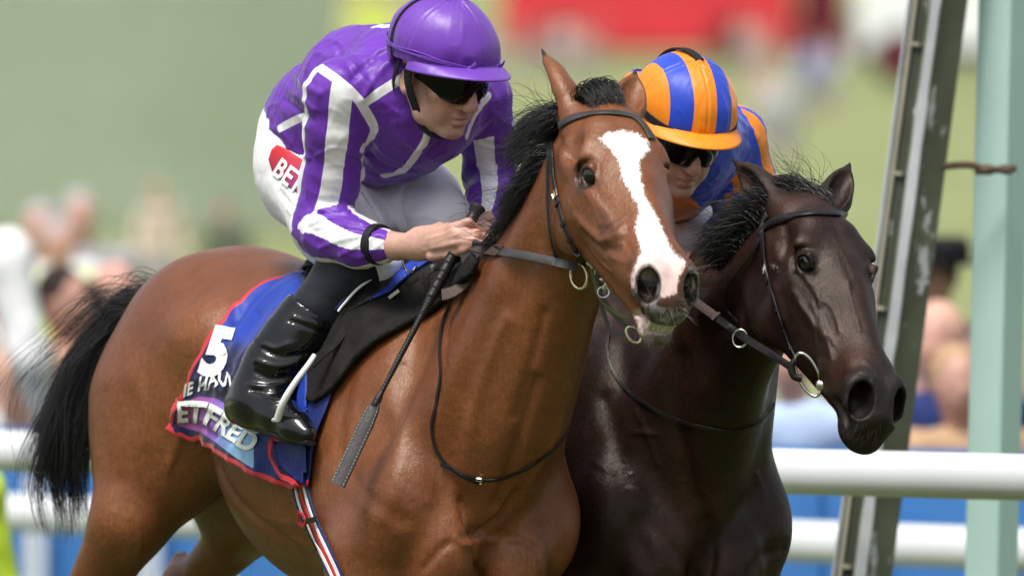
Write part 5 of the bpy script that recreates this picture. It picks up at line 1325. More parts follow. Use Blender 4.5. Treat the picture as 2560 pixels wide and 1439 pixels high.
cloth = empty('saddle_cloth', (WITH1[0], WITH1[1], WITH1[2] - .1), 'blue racing saddle cloth with red trim and the number 5 on the bay', 'saddle cloth')
fab = obj('fabric', new_mesh('fabric', P.reshape(-1, 3), Q[:, ::-1], mat_cloth(), attrs=dict(banner=bn_, dbot=dbot, drear=drear, cu=uu, cv=av)), cloth); md = fab.modifiers.new('t', 'SOLIDIFY'); md.thickness = .004; md.offset = 0
SC_ = Surf(P.reshape(-1, 3), Q)
M_PRINT = mat_simple('white_print', (.78, .80, .76), .5, .3, vary=.04)
lettering('5', [(497, 930), (560, 940)], 118, (38, -118), SC_, M_PRINT, cloth, off=.005, bold=.05)
lettering('IE HAUW', [(463, 990), (520, 972), (560, 966), (606, 988)], 32, (.12, -1), SC_, M_PRINT, cloth, off=.0065, bold=.03, spread=1.1)
lettering('ETFRED', [(446, 1050), (510, 1054), (560, 1085), (628, 1132)], 46, None, SC_, M_PRINT, cloth, off=.005, bold=.035)
fl = drape('front_flap', [(690, 1104), (760, 1096), (786, 1130), (786, 1224), (745, 1200), (712, 1170)], SC_, .012, .003, mat_simple('royal_cloth', (.009, .022, .16), .5, .3, vary=.15, bump=.3, bscale=30), cloth, step=6, default_y=-.09)
m = MB(); P_, N_ = SC_.line([(762, 1097), (692, 1105), (708, 1165), (742, 1205), (784, 1228)], 40, -.08); m.ribbon(P_ + N_ * .016, N_, .011, .003); M_REDTRIM = mat_simple('red_trim', (.56, .030, .045), .5, .3); m.make('trim', M_REDTRIM, cloth)

# ---- weight pad and saddle
M_SUEDE = mat_simple('black_suede', (.014, .013, .012), .85, .15, vary=.35, bump=.25, bscale=120, vscale=14)
pad = empty('saddle_pad', (W(1000, 800, -.1)[0], -.1, 1.5), 'black suede weight pad lying in front of the saddle over the blue cloth', 'saddle pad')
PADP = [(796, 838), (830, 812), (900, 775), (960, 742), (1040, 704), (1090, 682), (1130, 655), (1195, 640), (1215, 660), (1200, 694), (1150, 735), (1080, 790), (1010, 828), (950, 864), (905, 905), (870, 948), (840, 985), (805, 1014), (786, 1004), (784, 960), (790, 900)]
drape('panel', PADP, S1, .022, .012, M_SUEDE, pad, step=7, default_y=-.06, hump=lambda g, p: .006 * noise3(p * 9, 3))
M_ROYAL = mat_simple('royal_lining', (.014, .045, .32), .5, .3, vary=.15, bump=.2)
drape('lining', [(930, 778), (985, 730), (1030, 690), (1062, 664), (1096, 656), (1085, 680), (1040, 712), (975, 756)], S1, .033, .006, M_ROYAL, pad, step=5, default_y=-.045)
drape('lining_edge', [(764, 1010), (776, 930), (790, 900), (790, 985), (786, 1050), (776, 1075)], S1, .026, .006, M_ROYAL, pad, step=5)
m = MB(); P_, N_ = S1.line([(752, 950), (790, 905), (800, 890)], 20); m.ribbon(P_ + N_ * .030, N_, .006, .002); m.make('trim', M_REDTRIM, pad)
saddle = empty('saddle', (W(900, 650, .15)[0], .15, 1.6), 'small black racing saddle under the rider in purple', 'saddle')
f = Field(axis_steps([(-.62, .12, .006)]), axis_steps([(-.25, .6, .006)]), axis_steps([(1.45, 1.85, .006)]))
sp = lambda x, y, z: WITH1 + np.array([x, y, z]) @ M1
f.chain([sp(-.52, 0, -.03), sp(-.42, 0, -.02), sp(-.28, 0, -.03), sp(-.14, 0, -.02), sp(-.08, 0, .0)], [.06, .08, .075, .062, .04], .04, (M1[2], .40))
P_, Q_ = f.mesh(); P_ = smooth(P_, Q_, 2); obj('seat', new_mesh('seat', P_, Q_, M_LEATHER), saddle)
drape('flap', [(770, 720), (830, 680), (900, 668), (1000, 655), (1050, 660), (1030, 690), (985, 728), (930, 776), (880, 800), (840, 808), (800, 800)], S1, .028, .008, M_LEATHER, saddle, step=7, default_y=.03, hump=lambda g, p: .008 * noise3(p * 14, 7))
drape('cantle_pad', [(758, 668), (764, 650), (790, 640), (812, 640), (800, 690), (785, 704), (764, 690)], SC_, .020, .012, mat_simple('grey_mesh', (.07, .075, .08), .7, .2, bump=.3, bscale=260), saddle, step=5, default_y=.22)
M_STRIPES = [mat_simple(n, c, .6, .25, vary=.08) for n, c in (('navy_webbing', (.02, .03, .12)), ('white_webbing', (.72, .72, .70)), ('red_webbing', (.50, .03, .04)))]
for k, (mi, o_) in enumerate(((0, -2), (1, -1.2), (2, 0), (1, 1.2), (0, 2))):
    m = MB(); strap(m, S1, [(752 + o_ * 9, 1190), (768 + o_ * 9, 1260), (796 + o_ * 8, 1330), (836 + o_ * 7, 1415), (850 + o_ * 6, 1450)], .0085 if k != 2 else .011, .006 + .001 * (k % 2), 30); m.make('girth_stripe', M_STRIPES[mi], saddle)
m = MB(); strap(m, S1, [(764, 1275), (780, 1292), (776, 1308), (762, 1300), (764, 1275)], .007, .014, 20); m.make('girth_loop', M_STRIPES[2], saddle)
m = MB(); strap(m, S1, [(776, 1300), (806, 1296)], .012, .013, 8); m.make('girth_keeper', M_LEATHER, saddle)
for k, mi in enumerate((2, 1, 0, 1)):
    m = MB(); strap(m, S1, [(862 + k * 7, 790 + k * 2), (895 + k * 7, 745 + k * 3), (925 + k * 6, 722 + k * 3)], .006, .038, 16, y=-.0); m.make('surcingle_stripe', M_STRIPES[mi], saddle)
m = MB(); m.box(S1.px(985, 735, -.05)[0] + np.array([0, -.045, 0]), .026, .006, .007, np.stack([norm([.8, 0, .6]), [0, 1, 0], norm([-.6, 0, .8])])); m.make('buckle', M_STEEL, saddle)
m = MB(); m.tube(spline([W(1005, 650, -.09), W(1012, 672, -.10), W(1030, 680, -.10), W(1042, 664, -.10)], 16), .0025, 6); m.make('buckle', M_STEEL, saddle)
m = MB(); P_ = spline([W(880, 790, -.10), W(845, 850, -.12), W(800, 890, -.13), W(778, 912, -.13)], 24); m.ribbon(P_, np.tile([-.3, -1, .2], (24, 1)), .018, .004); m.make('stirrup_leather', M_SUEDE, saddle)
M_IRON = mat_simple('white_stirrup', (.70, .72, .70), .25, .5, coat=.4, vary=.05)
m = MB(); m.tube(spline([W(786, 888, -.150), W(770, 912, -.165), W(738, 955, -.175), W(708, 1005, -.170), W(694, 1048, -.150)], 30), np.interp(np.linspace(0, 1, 30), [0, .5, 1], [.0055, .0068, .0085]), 12); m.tube(spline([W(694, 1048, -.150), W(676, 1050, -.10), W(668, 1046, -.04), W(690, 1030, .0)], 20), .006, 10); m.make('stirrup_iron', M_IRON, saddle)

# ---- whip
whip = empty('whip', W(1000, 880, -.34), 'long black riding whip with a flat leather end held by the rider in purple', 'whip')
wa, wb = W(1196, 516, -.24), W(936, 1014, -.37); wd = norm(wb - wa); wp = lambda t: wa + (wb - wa) * t
m = MB(); m.tube([wa - wd * .004, wa, wa + wd * .004, wa + wd * .012, wa + wd * .02], [.006, .0165, .017, .013, .0115], 20); m.make('pommel', M_RUBBER, whip)
m = MB(); L_ = np.linalg.norm(wb - wa); ts = np.linspace(.02 / L_, 1, 200); rr = np.interp(ts, [0, .12, .34, .46, .55, .9, .93, .97, 1], [.0115, .0125, .0118, .0105, .0072, .0052, .0052, .0085, .0075])
ph = ts * L_ / .020; wrap = np.where(ts < .46, (ph % 1) * .0016, .0006 * np.sin(ts * L_ / .0035 * 6.28) * (ts < .9)); m.tube(np.array([wp(t) for t in ts]), rr + wrap, 14); m.make('shaft', M_LEATHER, whip)
we = W(844, 1212, -.40); pts = spline([wb - wd * .01, wb + (we - wb) * .3, we], 24); ww = np.interp(np.linspace(0, 1, 24), [0, .12, .3, 1], [.014, .026, .032, .031]); nrm = np.tile(norm([-.25, -1, .1]), (24, 1))
m = MB(); m.ribbon(pts, nrm, ww, .004); m.ribbon(pts, -nrm, ww, .004); fo = m.make('leather_flap', M_LEATHER_GREY, whip)
m = MB(); Bn = norm(np.cross(nrm[0], we - wb))
for s in (-1, 1):
    P_ = pts[3:-1] + Bn * (ww[3:-1] * .40 * s)[:, None] + nrm[3:-1] * .0048; P_ = resample(P_, 44)
    for a in range(0, 43, 2): m.tube([P_[a], P_[a + 1]], .0007, 4)
m.make('stitching', mat_simple('pale_thread', (.40, .38, .34), .7), fo)

# ---- bridles
def strap_obj(name, S, pix, w, mat, parent, **k):
    m = MB(); P, N = strap(m, S, pix, w, **k); return m.make(name, mat, parent), P, N
HB = Surf(P1, Q1)
def far_strap(P, S, hp, hR, parent):
    q = (P - hp) @ hR; q[:, 0] *= -1; r = [S.near(hp + hR @ a) for a in q]; N = np.array([b for a, b in r]); P2_ = np.array([a for a, b in r]) + N * .004; m = MB(); m.ribbon(P2_, N, .0125, .0025); m.make('cheekpiece', M_LEATHER, parent)
br1 = empty('bridle', tuple(HP1), 'dark leather bridle with brass rings on the bay horse', 'bridle')
o, P_, N_ = strap_obj('browband', HB, [(1374, 352), (1386, 330), (1410, 308), (1450, 292), (1510, 285), (1560, 288), (1595, 302), (1618, 330), (1628, 350)], .0165, M_LEATHER_GREY, br1, off=.003)
o, P_, N_ = strap_obj('cheekpiece', HB, [(1382, 345), (1384, 400), (1390, 455), (1402, 520), (1420, 575), (1440, 620), (1458, 660)], .0125, M_LEATHER, br1, off=.004)
far_strap(P_, HB, HP1, HR1, br1); T_ = norm(np.gradient(P_, axis=0)); buckle(br1, P_[17], T_[17], N_[17], .016, .015, M_BRASS); [keeper(br1, P_[i], T_[i], N_[i], .013, M_LEATHER) for i in (20, 26, 31, 35)]
m = MB()
for i in range(6, 16, 2): m.sphere(P_[i] + N_[i] * .0032, .0014, n=6, m=4)
m.make('strap_holes', M_BLACKCLOTH, br1)
strap_obj('headpiece', HB, [(1377, 350), (1384, 320), (1396, 296)], .014, M_LEATHER, br1, off=.003)
strap_obj('throat_lash', HB, [(1379, 360), (1376, 430), (1377, 520), (1384, 590), (1398, 645)], .0095, M_LEATHER, br1, off=.006)
rc = HB.px(1462, 690)[0] + np.array([-.012, -.020, 0]); uH, vH = np.array([.75, -.5, 0]), np.array([.1, -.1, -1.0])
m = MB(); ring(m, rc, uH, vH, .020, .026, .0036); m.make('bit_ring', M_BRASS, br1)
m = MB(); m.tube(spline([W(1468, 655, rc[1] - .010), W(1482, 668, rc[1] - .014), W(1484, 690, rc[1] - .012), W(1500, 698, rc[1] - .02), W(1528, 700, rc[1] - .03), W(1544, 712, rc[1] - .035)], 24), np.interp(np.linspace(0, 1, 24), [0, .5, .8, 1], [.005, .006, .0075, .006]), 10); m.make('bit', M_STEEL, br1)
m = MB(); ring(m, W(1509, 730, rc[1] - .03), (1, -.3, 0), (0, -.1, -1), .012, .011, .0022); m.tube(spline([W(1510, 722, rc[1] - .03), W(1520, 706, rc[1] - .035), W(1545, 703, rc[1] - .04)], 12), .005, 8); m.make('bit_link', M_STEEL, br1)
M_LIPSTRAP = mat_simple('grassy_strap', (.13, .15, .06), .5, .3, vary=.3)
yb = rc[1] - .02
for nm, pts, w, mt in (('chin_strap', [(1478, 672), (1488, 706), (1500, 742), (1520, 764), (1548, 786), (1575, 792)], .0085, M_LIPSTRAP), ('curb_strap', [(1492, 690), (1500, 730), (1506, 770), (1516, 800), (1525, 826), (1545, 834), (1562, 830)], .008, M_LEATHER_GREY), ('lip_strap', [(1502, 736), (1522, 768), (1548, 800), (1572, 822)], .0100, M_LEATHER_GREY)):
    m = MB(); P_ = spline(np.array([W(a, b, yb - .0002 * (a - 1478)) for a, b in pts]), 30); m.ribbon(P_, np.tile([-.3, -1, .1], (30, 1)), w, .003); m.make(nm, mt, br1)
m = MB(); ring(m, W(1584, 836, yb - .03), (1, -.2, -.2), (.2, -.1, -1), .0155, .0165, .0033); m.make('lead_ring', M_BRASS, br1)
# right rein from the hand to the bit
r1 = empty('reins', W(1300, 640, -.5), 'pair of reins from the hands of the rider in purple to the bay bit', 'reins')
def rein(parent, pts, w, mat, name, nrm=(-.25, -1, .35), n=30, t=.003, S=None):
    m = MB(); P_ = spline(np.array(pts), n)
    if S is not None:
        for i in range(n):
            a = to_px(P_[i]); h, _ = S.px(*a)
            if h is not None and P_[i][1] > h[1] - .016: P_[i] = W(a[0], a[1], h[1] - .016)
        for it in range(3): P_[1:-1, 1] = np.minimum(P_[1:-1, 1], (P_[:-2, 1] + P_[2:, 1]) / 2)
    m.ribbon(P_, np.tile(norm(nrm), (n, 1)), w, t); m.make(name, mat, parent); return P_
yh = -.315; yr = rc[1] - .01
pr = [W(1180, 614, yh), W(1215, 622, yh - .02), W(1250, 628, yh - .045), W(1330, 642, yh - .14), W(1400, 658, yh - .24), W(1444, 668, yr)]
nk = HB.px(1300, 640)[0][1]; pr = [W(*to_px(p), min(p[1], (HB.px(*to_px(p))[0][1] - .012) if HB.px(*to_px(p))[0] is not None else p[1])) for p in pr]
rein(r1, pr[:3], .026, M_RUBBERGRIP, 'rubber_grip', t=.005, S=HB); rein(r1, pr[2:], .0185, M_LEATHER_GREY, 'strap', S=HB, n=40); keeper(r1, pr[2], norm(pr[3] - pr[2]), norm(np.array([-.25, -1, .35])), .022, M_RUBBERGRIP)
m = MB()
for k in range(-2, 3): m.tube(spline(np.array(pr[:3]) + np.array([0, -.0062, 0]) + np.array([0, 0, .0044]) * k, 12), .0011, 5)
m.make('grip_ribs', M_LEATHER, r1)
rein(r1, [W(1165, 640, yh + .01), W(1178, 665, yh - .0), W(1170, 700, yh - .01), W(1140, 728, yh - .01), W(1108, 738, yh + .0)], .026, M_RUBBERGRIP, 'rubber_loop', nrm=(-.8, -1, .4), t=.005)
rein(r1, [W(1125, 665, yh + .05), W(1090, 668, yh + .03), W(1068, 680, yh + .03), W(1066, 710, yh + .03), W(1085, 730, yh + .03), W(1112, 738, yh + .03)], .016, M_LEATHER, 'rein_end', nrm=(-.5, -1, .1))

ns1 = empty('neck_strap', W(1200, 1000, -.5), 'thin black neck strap hanging round the chest of the bay', 'strap')
_, P_, N_ = strap_obj('strap', HB, [(1140, 735), (1112, 800), (1102, 870), (1104, 940), (1092, 1010), (1081, 1065), (1090, 1118), (1118, 1160), (1165, 1186), (1200, 1198), (1260, 1192), (1320, 1165), (1380, 1122), (1430, 1058), (1452, 1010)], .0065, M_LEATHER, ns1, n=110, off=.003)
i = int(np.argmin(np.abs(to_px(P_)[:, 0] - 1196) + np.abs(to_px(P_)[:, 1] - 1198))); buckle(ns1, P_[i], norm(P_[i + 1] - P_[i]), N_[i], .012, .010, M_STEEL)
strap_obj('strap_end', HB, [(1102, 1160), (1130, 1168), (1165, 1190), (1200, 1204)], .0075, M_LEATHER, ns1, off=.006)
# dark horse
HD = Surf(P2, Q2)
br2 = empty('bridle', tuple(HP2), 'black bridle with one large steel ring on the dark brown horse', 'bridle')
strap_obj('browband', HD, [(1902, 588), (1912, 570), (1940, 553), (1990, 540), (2050, 534), (2100, 537), (2128, 547), (2142, 562)], .0165, M_LEATHER, br2, off=.003)
_, P_, N_ = strap_obj('cheekpiece', HD, [(1908, 585), (1914, 640), (1922, 690), (1938, 750), (1958, 810), (1978, 865), (1992, 892)], .0115, M_LEATHER, br2, off=.004)
far_strap(P_, HD, HP2, HR2, br2); T_ = norm(np.gradient(P_, axis=0)); buckle(br2, P_[11], T_[11], N_[11], .015, .014, M_STEEL); [keeper(br2, P_[i], T_[i], N_[i], .012, M_LEATHER) for i in (15, 24, 30, 36)]
strap_obj('headpiece', HD, [(1906, 580), (1912, 552), (1920, 536)], .013, M_LEATHER_GREY, br2, off=.003)
strap_obj('throat_lash', HD, [(1904, 600), (1880, 640), (1840, 690), (1818, 735), (1820, 770), (1850, 805)], .006, M_LEATHER, br2, off=.004)

cD = HD.px(2030, 930)[0]; yD = (cD[1] if cD is not None else -.7) - .02; c0 = W(2020, 936, yD)
m = MB(); ring(m, c0, (.86, -.2, -.50 * .0 + .3), (.42, 0, -1), .021, .047, .0034, 48); m.make('bit_ring', M_STEEL, br2)
m = MB(); m.tube([W(2040, 961, yD - .01), W(2046, 961, yD - .01), W(2068, 963, yD - .01), W(2086, 966, yD + .0), W(2100, 968, yD + .02)], [.007, .0105, .0095, .007, .004], 14); m.make('bit', M_STEEL, br2)
r2 = empty('reins', W(1850, 840, -.4), 'black reins with a small steel ring on the dark brown horse', 'reins')
hy = lambda x, y, o: (HD.px(x, y)[0][1] - o) if HD.px(x, y)[0] is not None else yD
q2r = [W(1735, 752, hy(1735, 752, .03)), W(1790, 792, hy(1790, 792, .04)), W(1850, 836, hy(1850, 836, .03)), W(1920, 880, min(hy(1920, 880, .02), -.5)), W(1985, 922, yD + .01)]
rein(r2, q2r[:2], .019, M_RUBBERGRIP, 'rubber_grip'); rein(r2, q2r[1:], .0155, M_LEATHER, 'strap', nrm=(-.2, -1, .1)); keeper(r2, q2r[1], norm(q2r[2] - q2r[1]), norm(np.array([-.2, -1, .5])), .02, M_RUBBERGRIP)
m = MB(); ring(m, q2r[2] + np.array([0, -.006, -.008]), (1, -.2, .1), (0, -.2, -1), .0155, .0185, .0026); m.make('running_ring', M_STEEL, r2)
m = MB(); m.tube(spline([W(1990, 900, yD), W(1978, 915, yD), W(1985, 940, yD), W(2005, 945, yD)], 16), .008, 8); m.make('billet', M_LEATHER, r2)
ns2 = empty('neck_strap', W(1750, 1000, -.3), 'thin black neck strap round the base of the dark neck', 'strap')
strap_obj('strap', HD, [(1522, 835), (1520, 880), (1535, 930), (1570, 975), (1630, 1018), (1700, 1050), (1770, 1068), (1840, 1075), (1895, 1058), (1925, 1022), (1932, 1005)], .0068, M_LEATHER, ns2, n=90, off=.003)

# ---- sponsor patch on the breeches
pt = drape('leg_patch', [(672, 398), (680, 374), (694, 362), (716, 372), (760, 402), (770, 425), (772, 505), (752, 490), (712, 460), (684, 436)], SBR, .0015, .0012, None, breeches, step=4)
def mat_patch():
    m = bpy.data.materials.new('patch_print'); t, b = nodes(m); q = NB(t); tc = q.n('ShaderNodeTexCoord'); sx = q.n('ShaderNodeSeparateXYZ'); q.l(tc.outputs['Object'], sx.inputs[0])
    q.l(q.ramp(q.mr(sx.outputs[2], W(0, 370, .3)[2], W(0, 500, .3)[2], 0, 1, False), [(0, (.60, .02, .025)), (.4, (.36, .02, .06)), (1, (.13, .025, .20))]), b.inputs['Base Color']); b.inputs['Roughness'].default_value = .5; return m
if pt: pt[0].data.materials.clear(); pt[0].data.materials.append(mat_patch())
lettering('BETT', [(684, 434), (720, 466), (772, 506)], 46, (.62, -1), SBR, M_PRINT, breeches, off=.0042, bold=.02)
SG = Surf(hd1(GP), np.array([(i * 13 + j, (i + 1) * 13 + j, (i + 1) * 13 + j + 1, i * 13 + j + 1) for i in range(36) for j in range(12)]))
lettering('UoP', [(1174, 236), (1208, 231)], 15, (-.05, -1), SG, mat_simple('grey_print', (.30, .30, .26), .5), gog1, off=.0012, bold=.0)
# ------------------------------------------------------------------ second rider
ORANGE, BLUE = (.85, .25, .012), (.020, .060, .50)
M_SILK2 = mat_silk('blue_orange_silk', 'white', ORANGE, BLUE); M_CAP2 = mat_silk('striped_cap_silk', 'white', ORANGE, BLUE)
M_CAP2P = mat_simple('orange_peak', ORANGE, .4, .4, vary=.08, bump=.3, bscale=40); M_SKIN2 = mat_skin('tanned_skin', (.56, .32, .24))
HC2 = np.array([.353, .0, 1.936]); HR2j = np.array([[.920, .321, -.225], [.389, -.816, .428], [-.046, -.481, -.875]]); HR2j[:, 1] = norm(HR2j[:, 1]); HR2j[:, 2] = np.cross(HR2j[:, 0], HR2j[:, 1])
K = {k: W(*v) for k, v in dict(pelvis=(1630, 500, .80), hipR=(1560, 520, .74), hipL=(1672, 500, .86), kneeR=(1585, 700, .36), kneeL=(1728, 640, .36), shR=(1585, 300, .12), shL=(1828, 352, .34), neck=(1705, 330, .16), chest=(1715, 400, .22),
     elR=(1560, 520, .22), wrR=(1660, 650, .03), elL=(1860, 545, .36), wrL=(1775, 655, .14), back=(1640, 300, .40), waist=(1640, 400, .62)).items()}
K['ankR'] = W(1500, 900, .62); K['toeR'] = W(1540, 960, .50); K['ankL'] = W(1800, 880, .72); K['toeL'] = W(1830, 950, .58)
person2 = empty('person', (K['pelvis'][0], K['pelvis'][1], 0.0), 'jockey in orange and blue silks crouching low behind the two horse heads', 'jockey')
f = Field(axis_steps([(.10, .66, .0044)]), axis_steps([(-.14, 1.0, .006)]), axis_steps([(1.34, 2.10, .0044)]))
head_skin(f, HC2, HR2j, K['neck'])
f.chain([K['neck'], K['back'], K['waist'], K['pelvis']], [.06, .06, .07, .09], .05); f.ell(K['chest'] + np.array([0, .06, .03]), (.075, .05, .05), k=.03)
for a, b, c in (('shR', 'elR', 'wrR'), ('shL', 'elL', 'wrL')): f.chain([K['neck'] + np.array([0, .05, -.03]), K[a], K[b], (K[b] + K[c]) / 2, K[c]], [.05, .042, .034, .032, .026], .02)
for a, b, c, d in (('hipR', 'kneeR', 'ankR', 'toeR'), ('hipL', 'kneeL', 'ankL', 'toeL')): f.chain([K['pelvis'], K[a], K[b], K[c], K[d]], [.09, .06, .036, .022, .010], .03)
for w_, dx in (('wrR', 1), ('wrL', -1)):
    b = K[w_]; f.cone(b, b + np.array([-.02 * (dx < 0), -.06, .0]), .026, .030, .012); 
    for q in range(4):
        o_ = b + np.array([(q - 1.5) * .017 - .02 * (dx < 0), -.085, .012 - .004 * q]); f.chain([o_, o_ + np.array([0, -.028, -.018]), o_ + np.array([0, -.010, -.042]), o_ + np.array([0, .012, -.040])], [.0115, .0105, .0095, .008], .004)
    f.chain([b + np.array([.03 * dx - .02, -.03, .0]), b + np.array([.034 * dx - .02, -.075, -.008]), b + np.array([.02 * dx - .02, -.105, -.014])], [.014, .011, .009], .006)
Pb, Qb = f.mesh(); Pb, Qb = biggest(Pb, Qb); Pb = smooth(Pb, Qb, 1, .5); q = (Pb - HC2) @ HR2j
lip = np.minimum(np.hypot(q[:, 0] / .024, (q[:, 2] - .073) / .0085), np.hypot(q[:, 0] / .021, (q[:, 2] - .089) / .008)) + np.where(q[:, 1] > .082, 0, 9)
cheek = np.exp(-((np.abs(q[:, 0]) - .044) / .022) ** 2 - ((q[:, 2] - .045) / .025) ** 2) + np.exp(-(q[:, 0] / .016) ** 2 - ((q[:, 2] - .046) / .016) ** 2) * (q[:, 1] > .09)
beard = sstep(.055, .085, q[:, 2]) * (q[:, 2] < .16) * (np.abs(q[:, 0]) < .09) * (q[:, 1] > -.02)
obj('body', new_mesh('body', Pb, Qb, M_SKIN2, attrs=dict(lip=np.clip(1.3 - lip, 0, 1), blush=np.clip(cheek, 0, 1), beard=beard)), person2)
f = Field(axis_steps([(.08, .52, .006)]), axis_steps([(.18, 1.0, .008)]), axis_steps([(1.56, 1.96, .006)]))
f.ell(K['pelvis'] + np.array([0, -.03, 0]), (.15, .14, .13), k=.05)
for a, b in (('hipR', 'kneeR'), ('hipL', 'kneeL')): f.chain([K[a], (K[a] + K[b]) / 2, K[b]], [.10, .085, .064], .04)
P_, Q_ = f.mesh(); P_ = smooth(P_, Q_, 2); N_ = vnormals(P_, Q_); P_ = P_ + N_ * (noise3(P_ * np.array([10, 10, 34]), 5) * .0025)[:, None]
obj('breeches', new_mesh('breeches', P_, Q_, M_BREECH), person2)
f = Field(axis_steps([(.06, .68, .005)]), axis_steps([(-.02, .98, .006)]), axis_steps([(1.62, 2.06, .005)]))
f.chain([W(1635, 455, .72), W(1640, 385, .58), W(1650, 300, .36), W(1690, 290, .22)], [.125, .125, .105, .085], .05)
f.chain([W(1640, 430, .50), W(1680, 395, .30), W(1725, 375, .20)], [.105, .108, .095], .05); f.chain([K['shR'], K['neck'], K['shL']], [.070, .08, .070], .05); f.chain([W(1655, 490, .50), W(1690, 455, .34)], [.07, .07], .04)
f.chain([K['shR'], K['elR'], K['wrR'] + np.array([0, .03, .01])], [.066, .056, .036], .03); f.chain([K['shL'], W(1862, 450, .37), K['elL'], (K['elL'] + K['wrL']) / 2, K['wrL'] + np.array([.01, .03, .0])], [.066, .060, .056, .048, .036], .03)
P_, Q_ = f.mesh(); P_, Q_ = biggest(P_, Q_); P_ = smooth(P_, Q_, 2); N_ = vnormals(P_, Q_); P_ = cloth_noise(P_, N_, 51, .0034); N_ = vnormals(P_, Q_); px2 = to_px(P_)
L_ = spline(np.array([K['shL'], W(1862, 450, .37), K['elL'], (K['elL'] + K['wrL']) / 2, K['wrL']]), 40); dL = poly_dist(P_, L_); T0 = norm(L_[8] - L_[0])
def stripe_angle(Lp, ph, n):
    d2 = np.full(len(P_), 1e9); bi = np.zeros(len(P_), int)
    for i, p in enumerate(Lp):
        d = ((P_ - p) ** 2).sum(1); mm = d < d2; d2[mm] = d[mm]; bi[mm] = i
    T = norm(np.gradient(Lp, axis=0))[bi]; r = P_ - Lp[bi]; up = np.array([0, -1.0, .001]); u = norm(up - T * (T @ up)[:, None]); v = np.cross(T, u); return -np.cos(n * (np.arctan2((r * v).sum(1), (r * u).sum(1)) + ph)) * .02
w = np.full(len(P_), .1); low = poly_sd(px2, [(1560, 470), (1640, 474), (1690, 476), (1722, 490), (1748, 512), (1760, 700), (1500, 700), (1500, 470)]) / 1200; w = np.minimum(w, low)
arm = (dL < .085) & (px2[:, 0] > 1812); w = np.where(arm, stripe_angle(L_, .95, 6) - .004, w)
top = poly_sd(px2, [(1490, 180), (1600, 180), (1600, 226), (1490, 226)]) / 1200; w = np.minimum(w, np.where(px2[:, 1] < 300, top, .1))
LR = spline(np.array([K['shR'], K['elR'], K['wrR']]), 30); armR = (poly_dist(P_, LR) < .08) & (px2[:, 1] > 330) & (px2[:, 0] < 1640); w = np.where(armR, stripe_angle(LR, 0, 4), w)
obj('silk_shirt', new_mesh('silk_shirt', P_, Q_, M_SILK2, attrs=dict(white=w)), person2)
hd2, loc2 = helmet_pieces(HC2, HR2j, person2, M_CAP2, M_CAP2P, 61)
co = [o for o in person2.children if o.name.startswith('cap_cover')][0].data
a_ = np.abs(loc2[:, 0] + .004); bandw = np.minimum(np.abs(a_) - .026, .200); st = np.where(a_ < .047, a_ - .026, np.where(a_ < .088, .068 - a_, .07)); st = np.where(a_ >= .088, np.where(True, .068 - a_, 0), st)
ear = np.sqrt((loc2[:, 1] + .03) ** 2 + (loc2[:, 2] + .012) ** 2) - .060; st = np.where(a_ > .075, -np.minimum(ear * -1, 9) * -1 * 1.0, st)
st = np.where((a_ > .075), np.where(ear < 0, -ear, -ear), st)
at = co.attributes.new('white', 'FLOAT', 'POINT'); at.data.foreach_set('value', np.ascontiguousarray(st, np.float32))
gog2, GP2 = goggles(hd2, person2, M_LENS, M_BLACKCLOTH, M_BLACKCLOTH)
m = MB(); a = np.linspace(math.radians(-140), math.radians(110), 70); P = np.array([on_cap(x, math.pi * (.55 - .06 * (1 - math.cos(x)) * .5 - .02 * abs(math.sin(x))), .003) for x in a]); Pn = np.array([on_cap(x, math.pi * .5, .0) for x in a]); m.ribbon(hd2(P), hd2(Pn) - hd2(np.array([0, -.012, -.03]))[None, :], .015, .003); m.make('goggle_strap', M_BLACKCLOTH, person2)
cap_strap(hd2, math.radians(-168), -.1, math.pi * .5, 'button_strap', M_BLACKCLOTH, person2, .02, .004)
m = MB(); b = on_cap(.10, math.pi * .535, .008); m.box(hd2(b), .022, .022, .004, np.stack([norm(HR2j[:, 0] + HR2j[:, 2]), norm(HR2j[:, 0] - HR2j[:, 2]), HR2j[:, 1]])); m.make('bow_tab', M_CAP2P, person2, sm=False)
m = MB(); P = spline(np.array([(-.093, -.005, -.01), (-.088, .005, .03), (-.070, .022, .075), (-.045, .035, .118), (0, .045, .138), (.045, .035, .118), (.07, .022, .075), (.088, .005, .03), (.093, -.005, -.01)]), 40); m.ribbon(hd2(P), hd2(P) - hd2(np.array([0, .0, .03]))[None, :], .018, .003); m.make('chin_strap', M_BLACKCLOTH, person2)
for a, b, c in (('kneeR', 'ankR', 'toeR'), ('kneeL', 'ankL', 'toeL')):
    k, an, to = K[a], K[b], K[c]; P_, Q_ = boot([k + (an - k) * t for t in (.3, .65, .95, 1.0)], [.062, .052, .042, .04], [(an + np.array([0, .03, -.03]), .04), ((an + to) / 2, .038), (to, .024)], person2, 0); obj('boot', new_mesh('boot', P_, Q_, M_PATENT), person2)
m = MB(); m.tube(spline([W(1735, 670, .0), W(1765, 640, .04), W(1800, 600, .08)], 12), .011, 10); o = m.make('whip', M_LEATHER); tag(o, 'short black whip handle in the hand of the rider in orange and blue', 'whip')
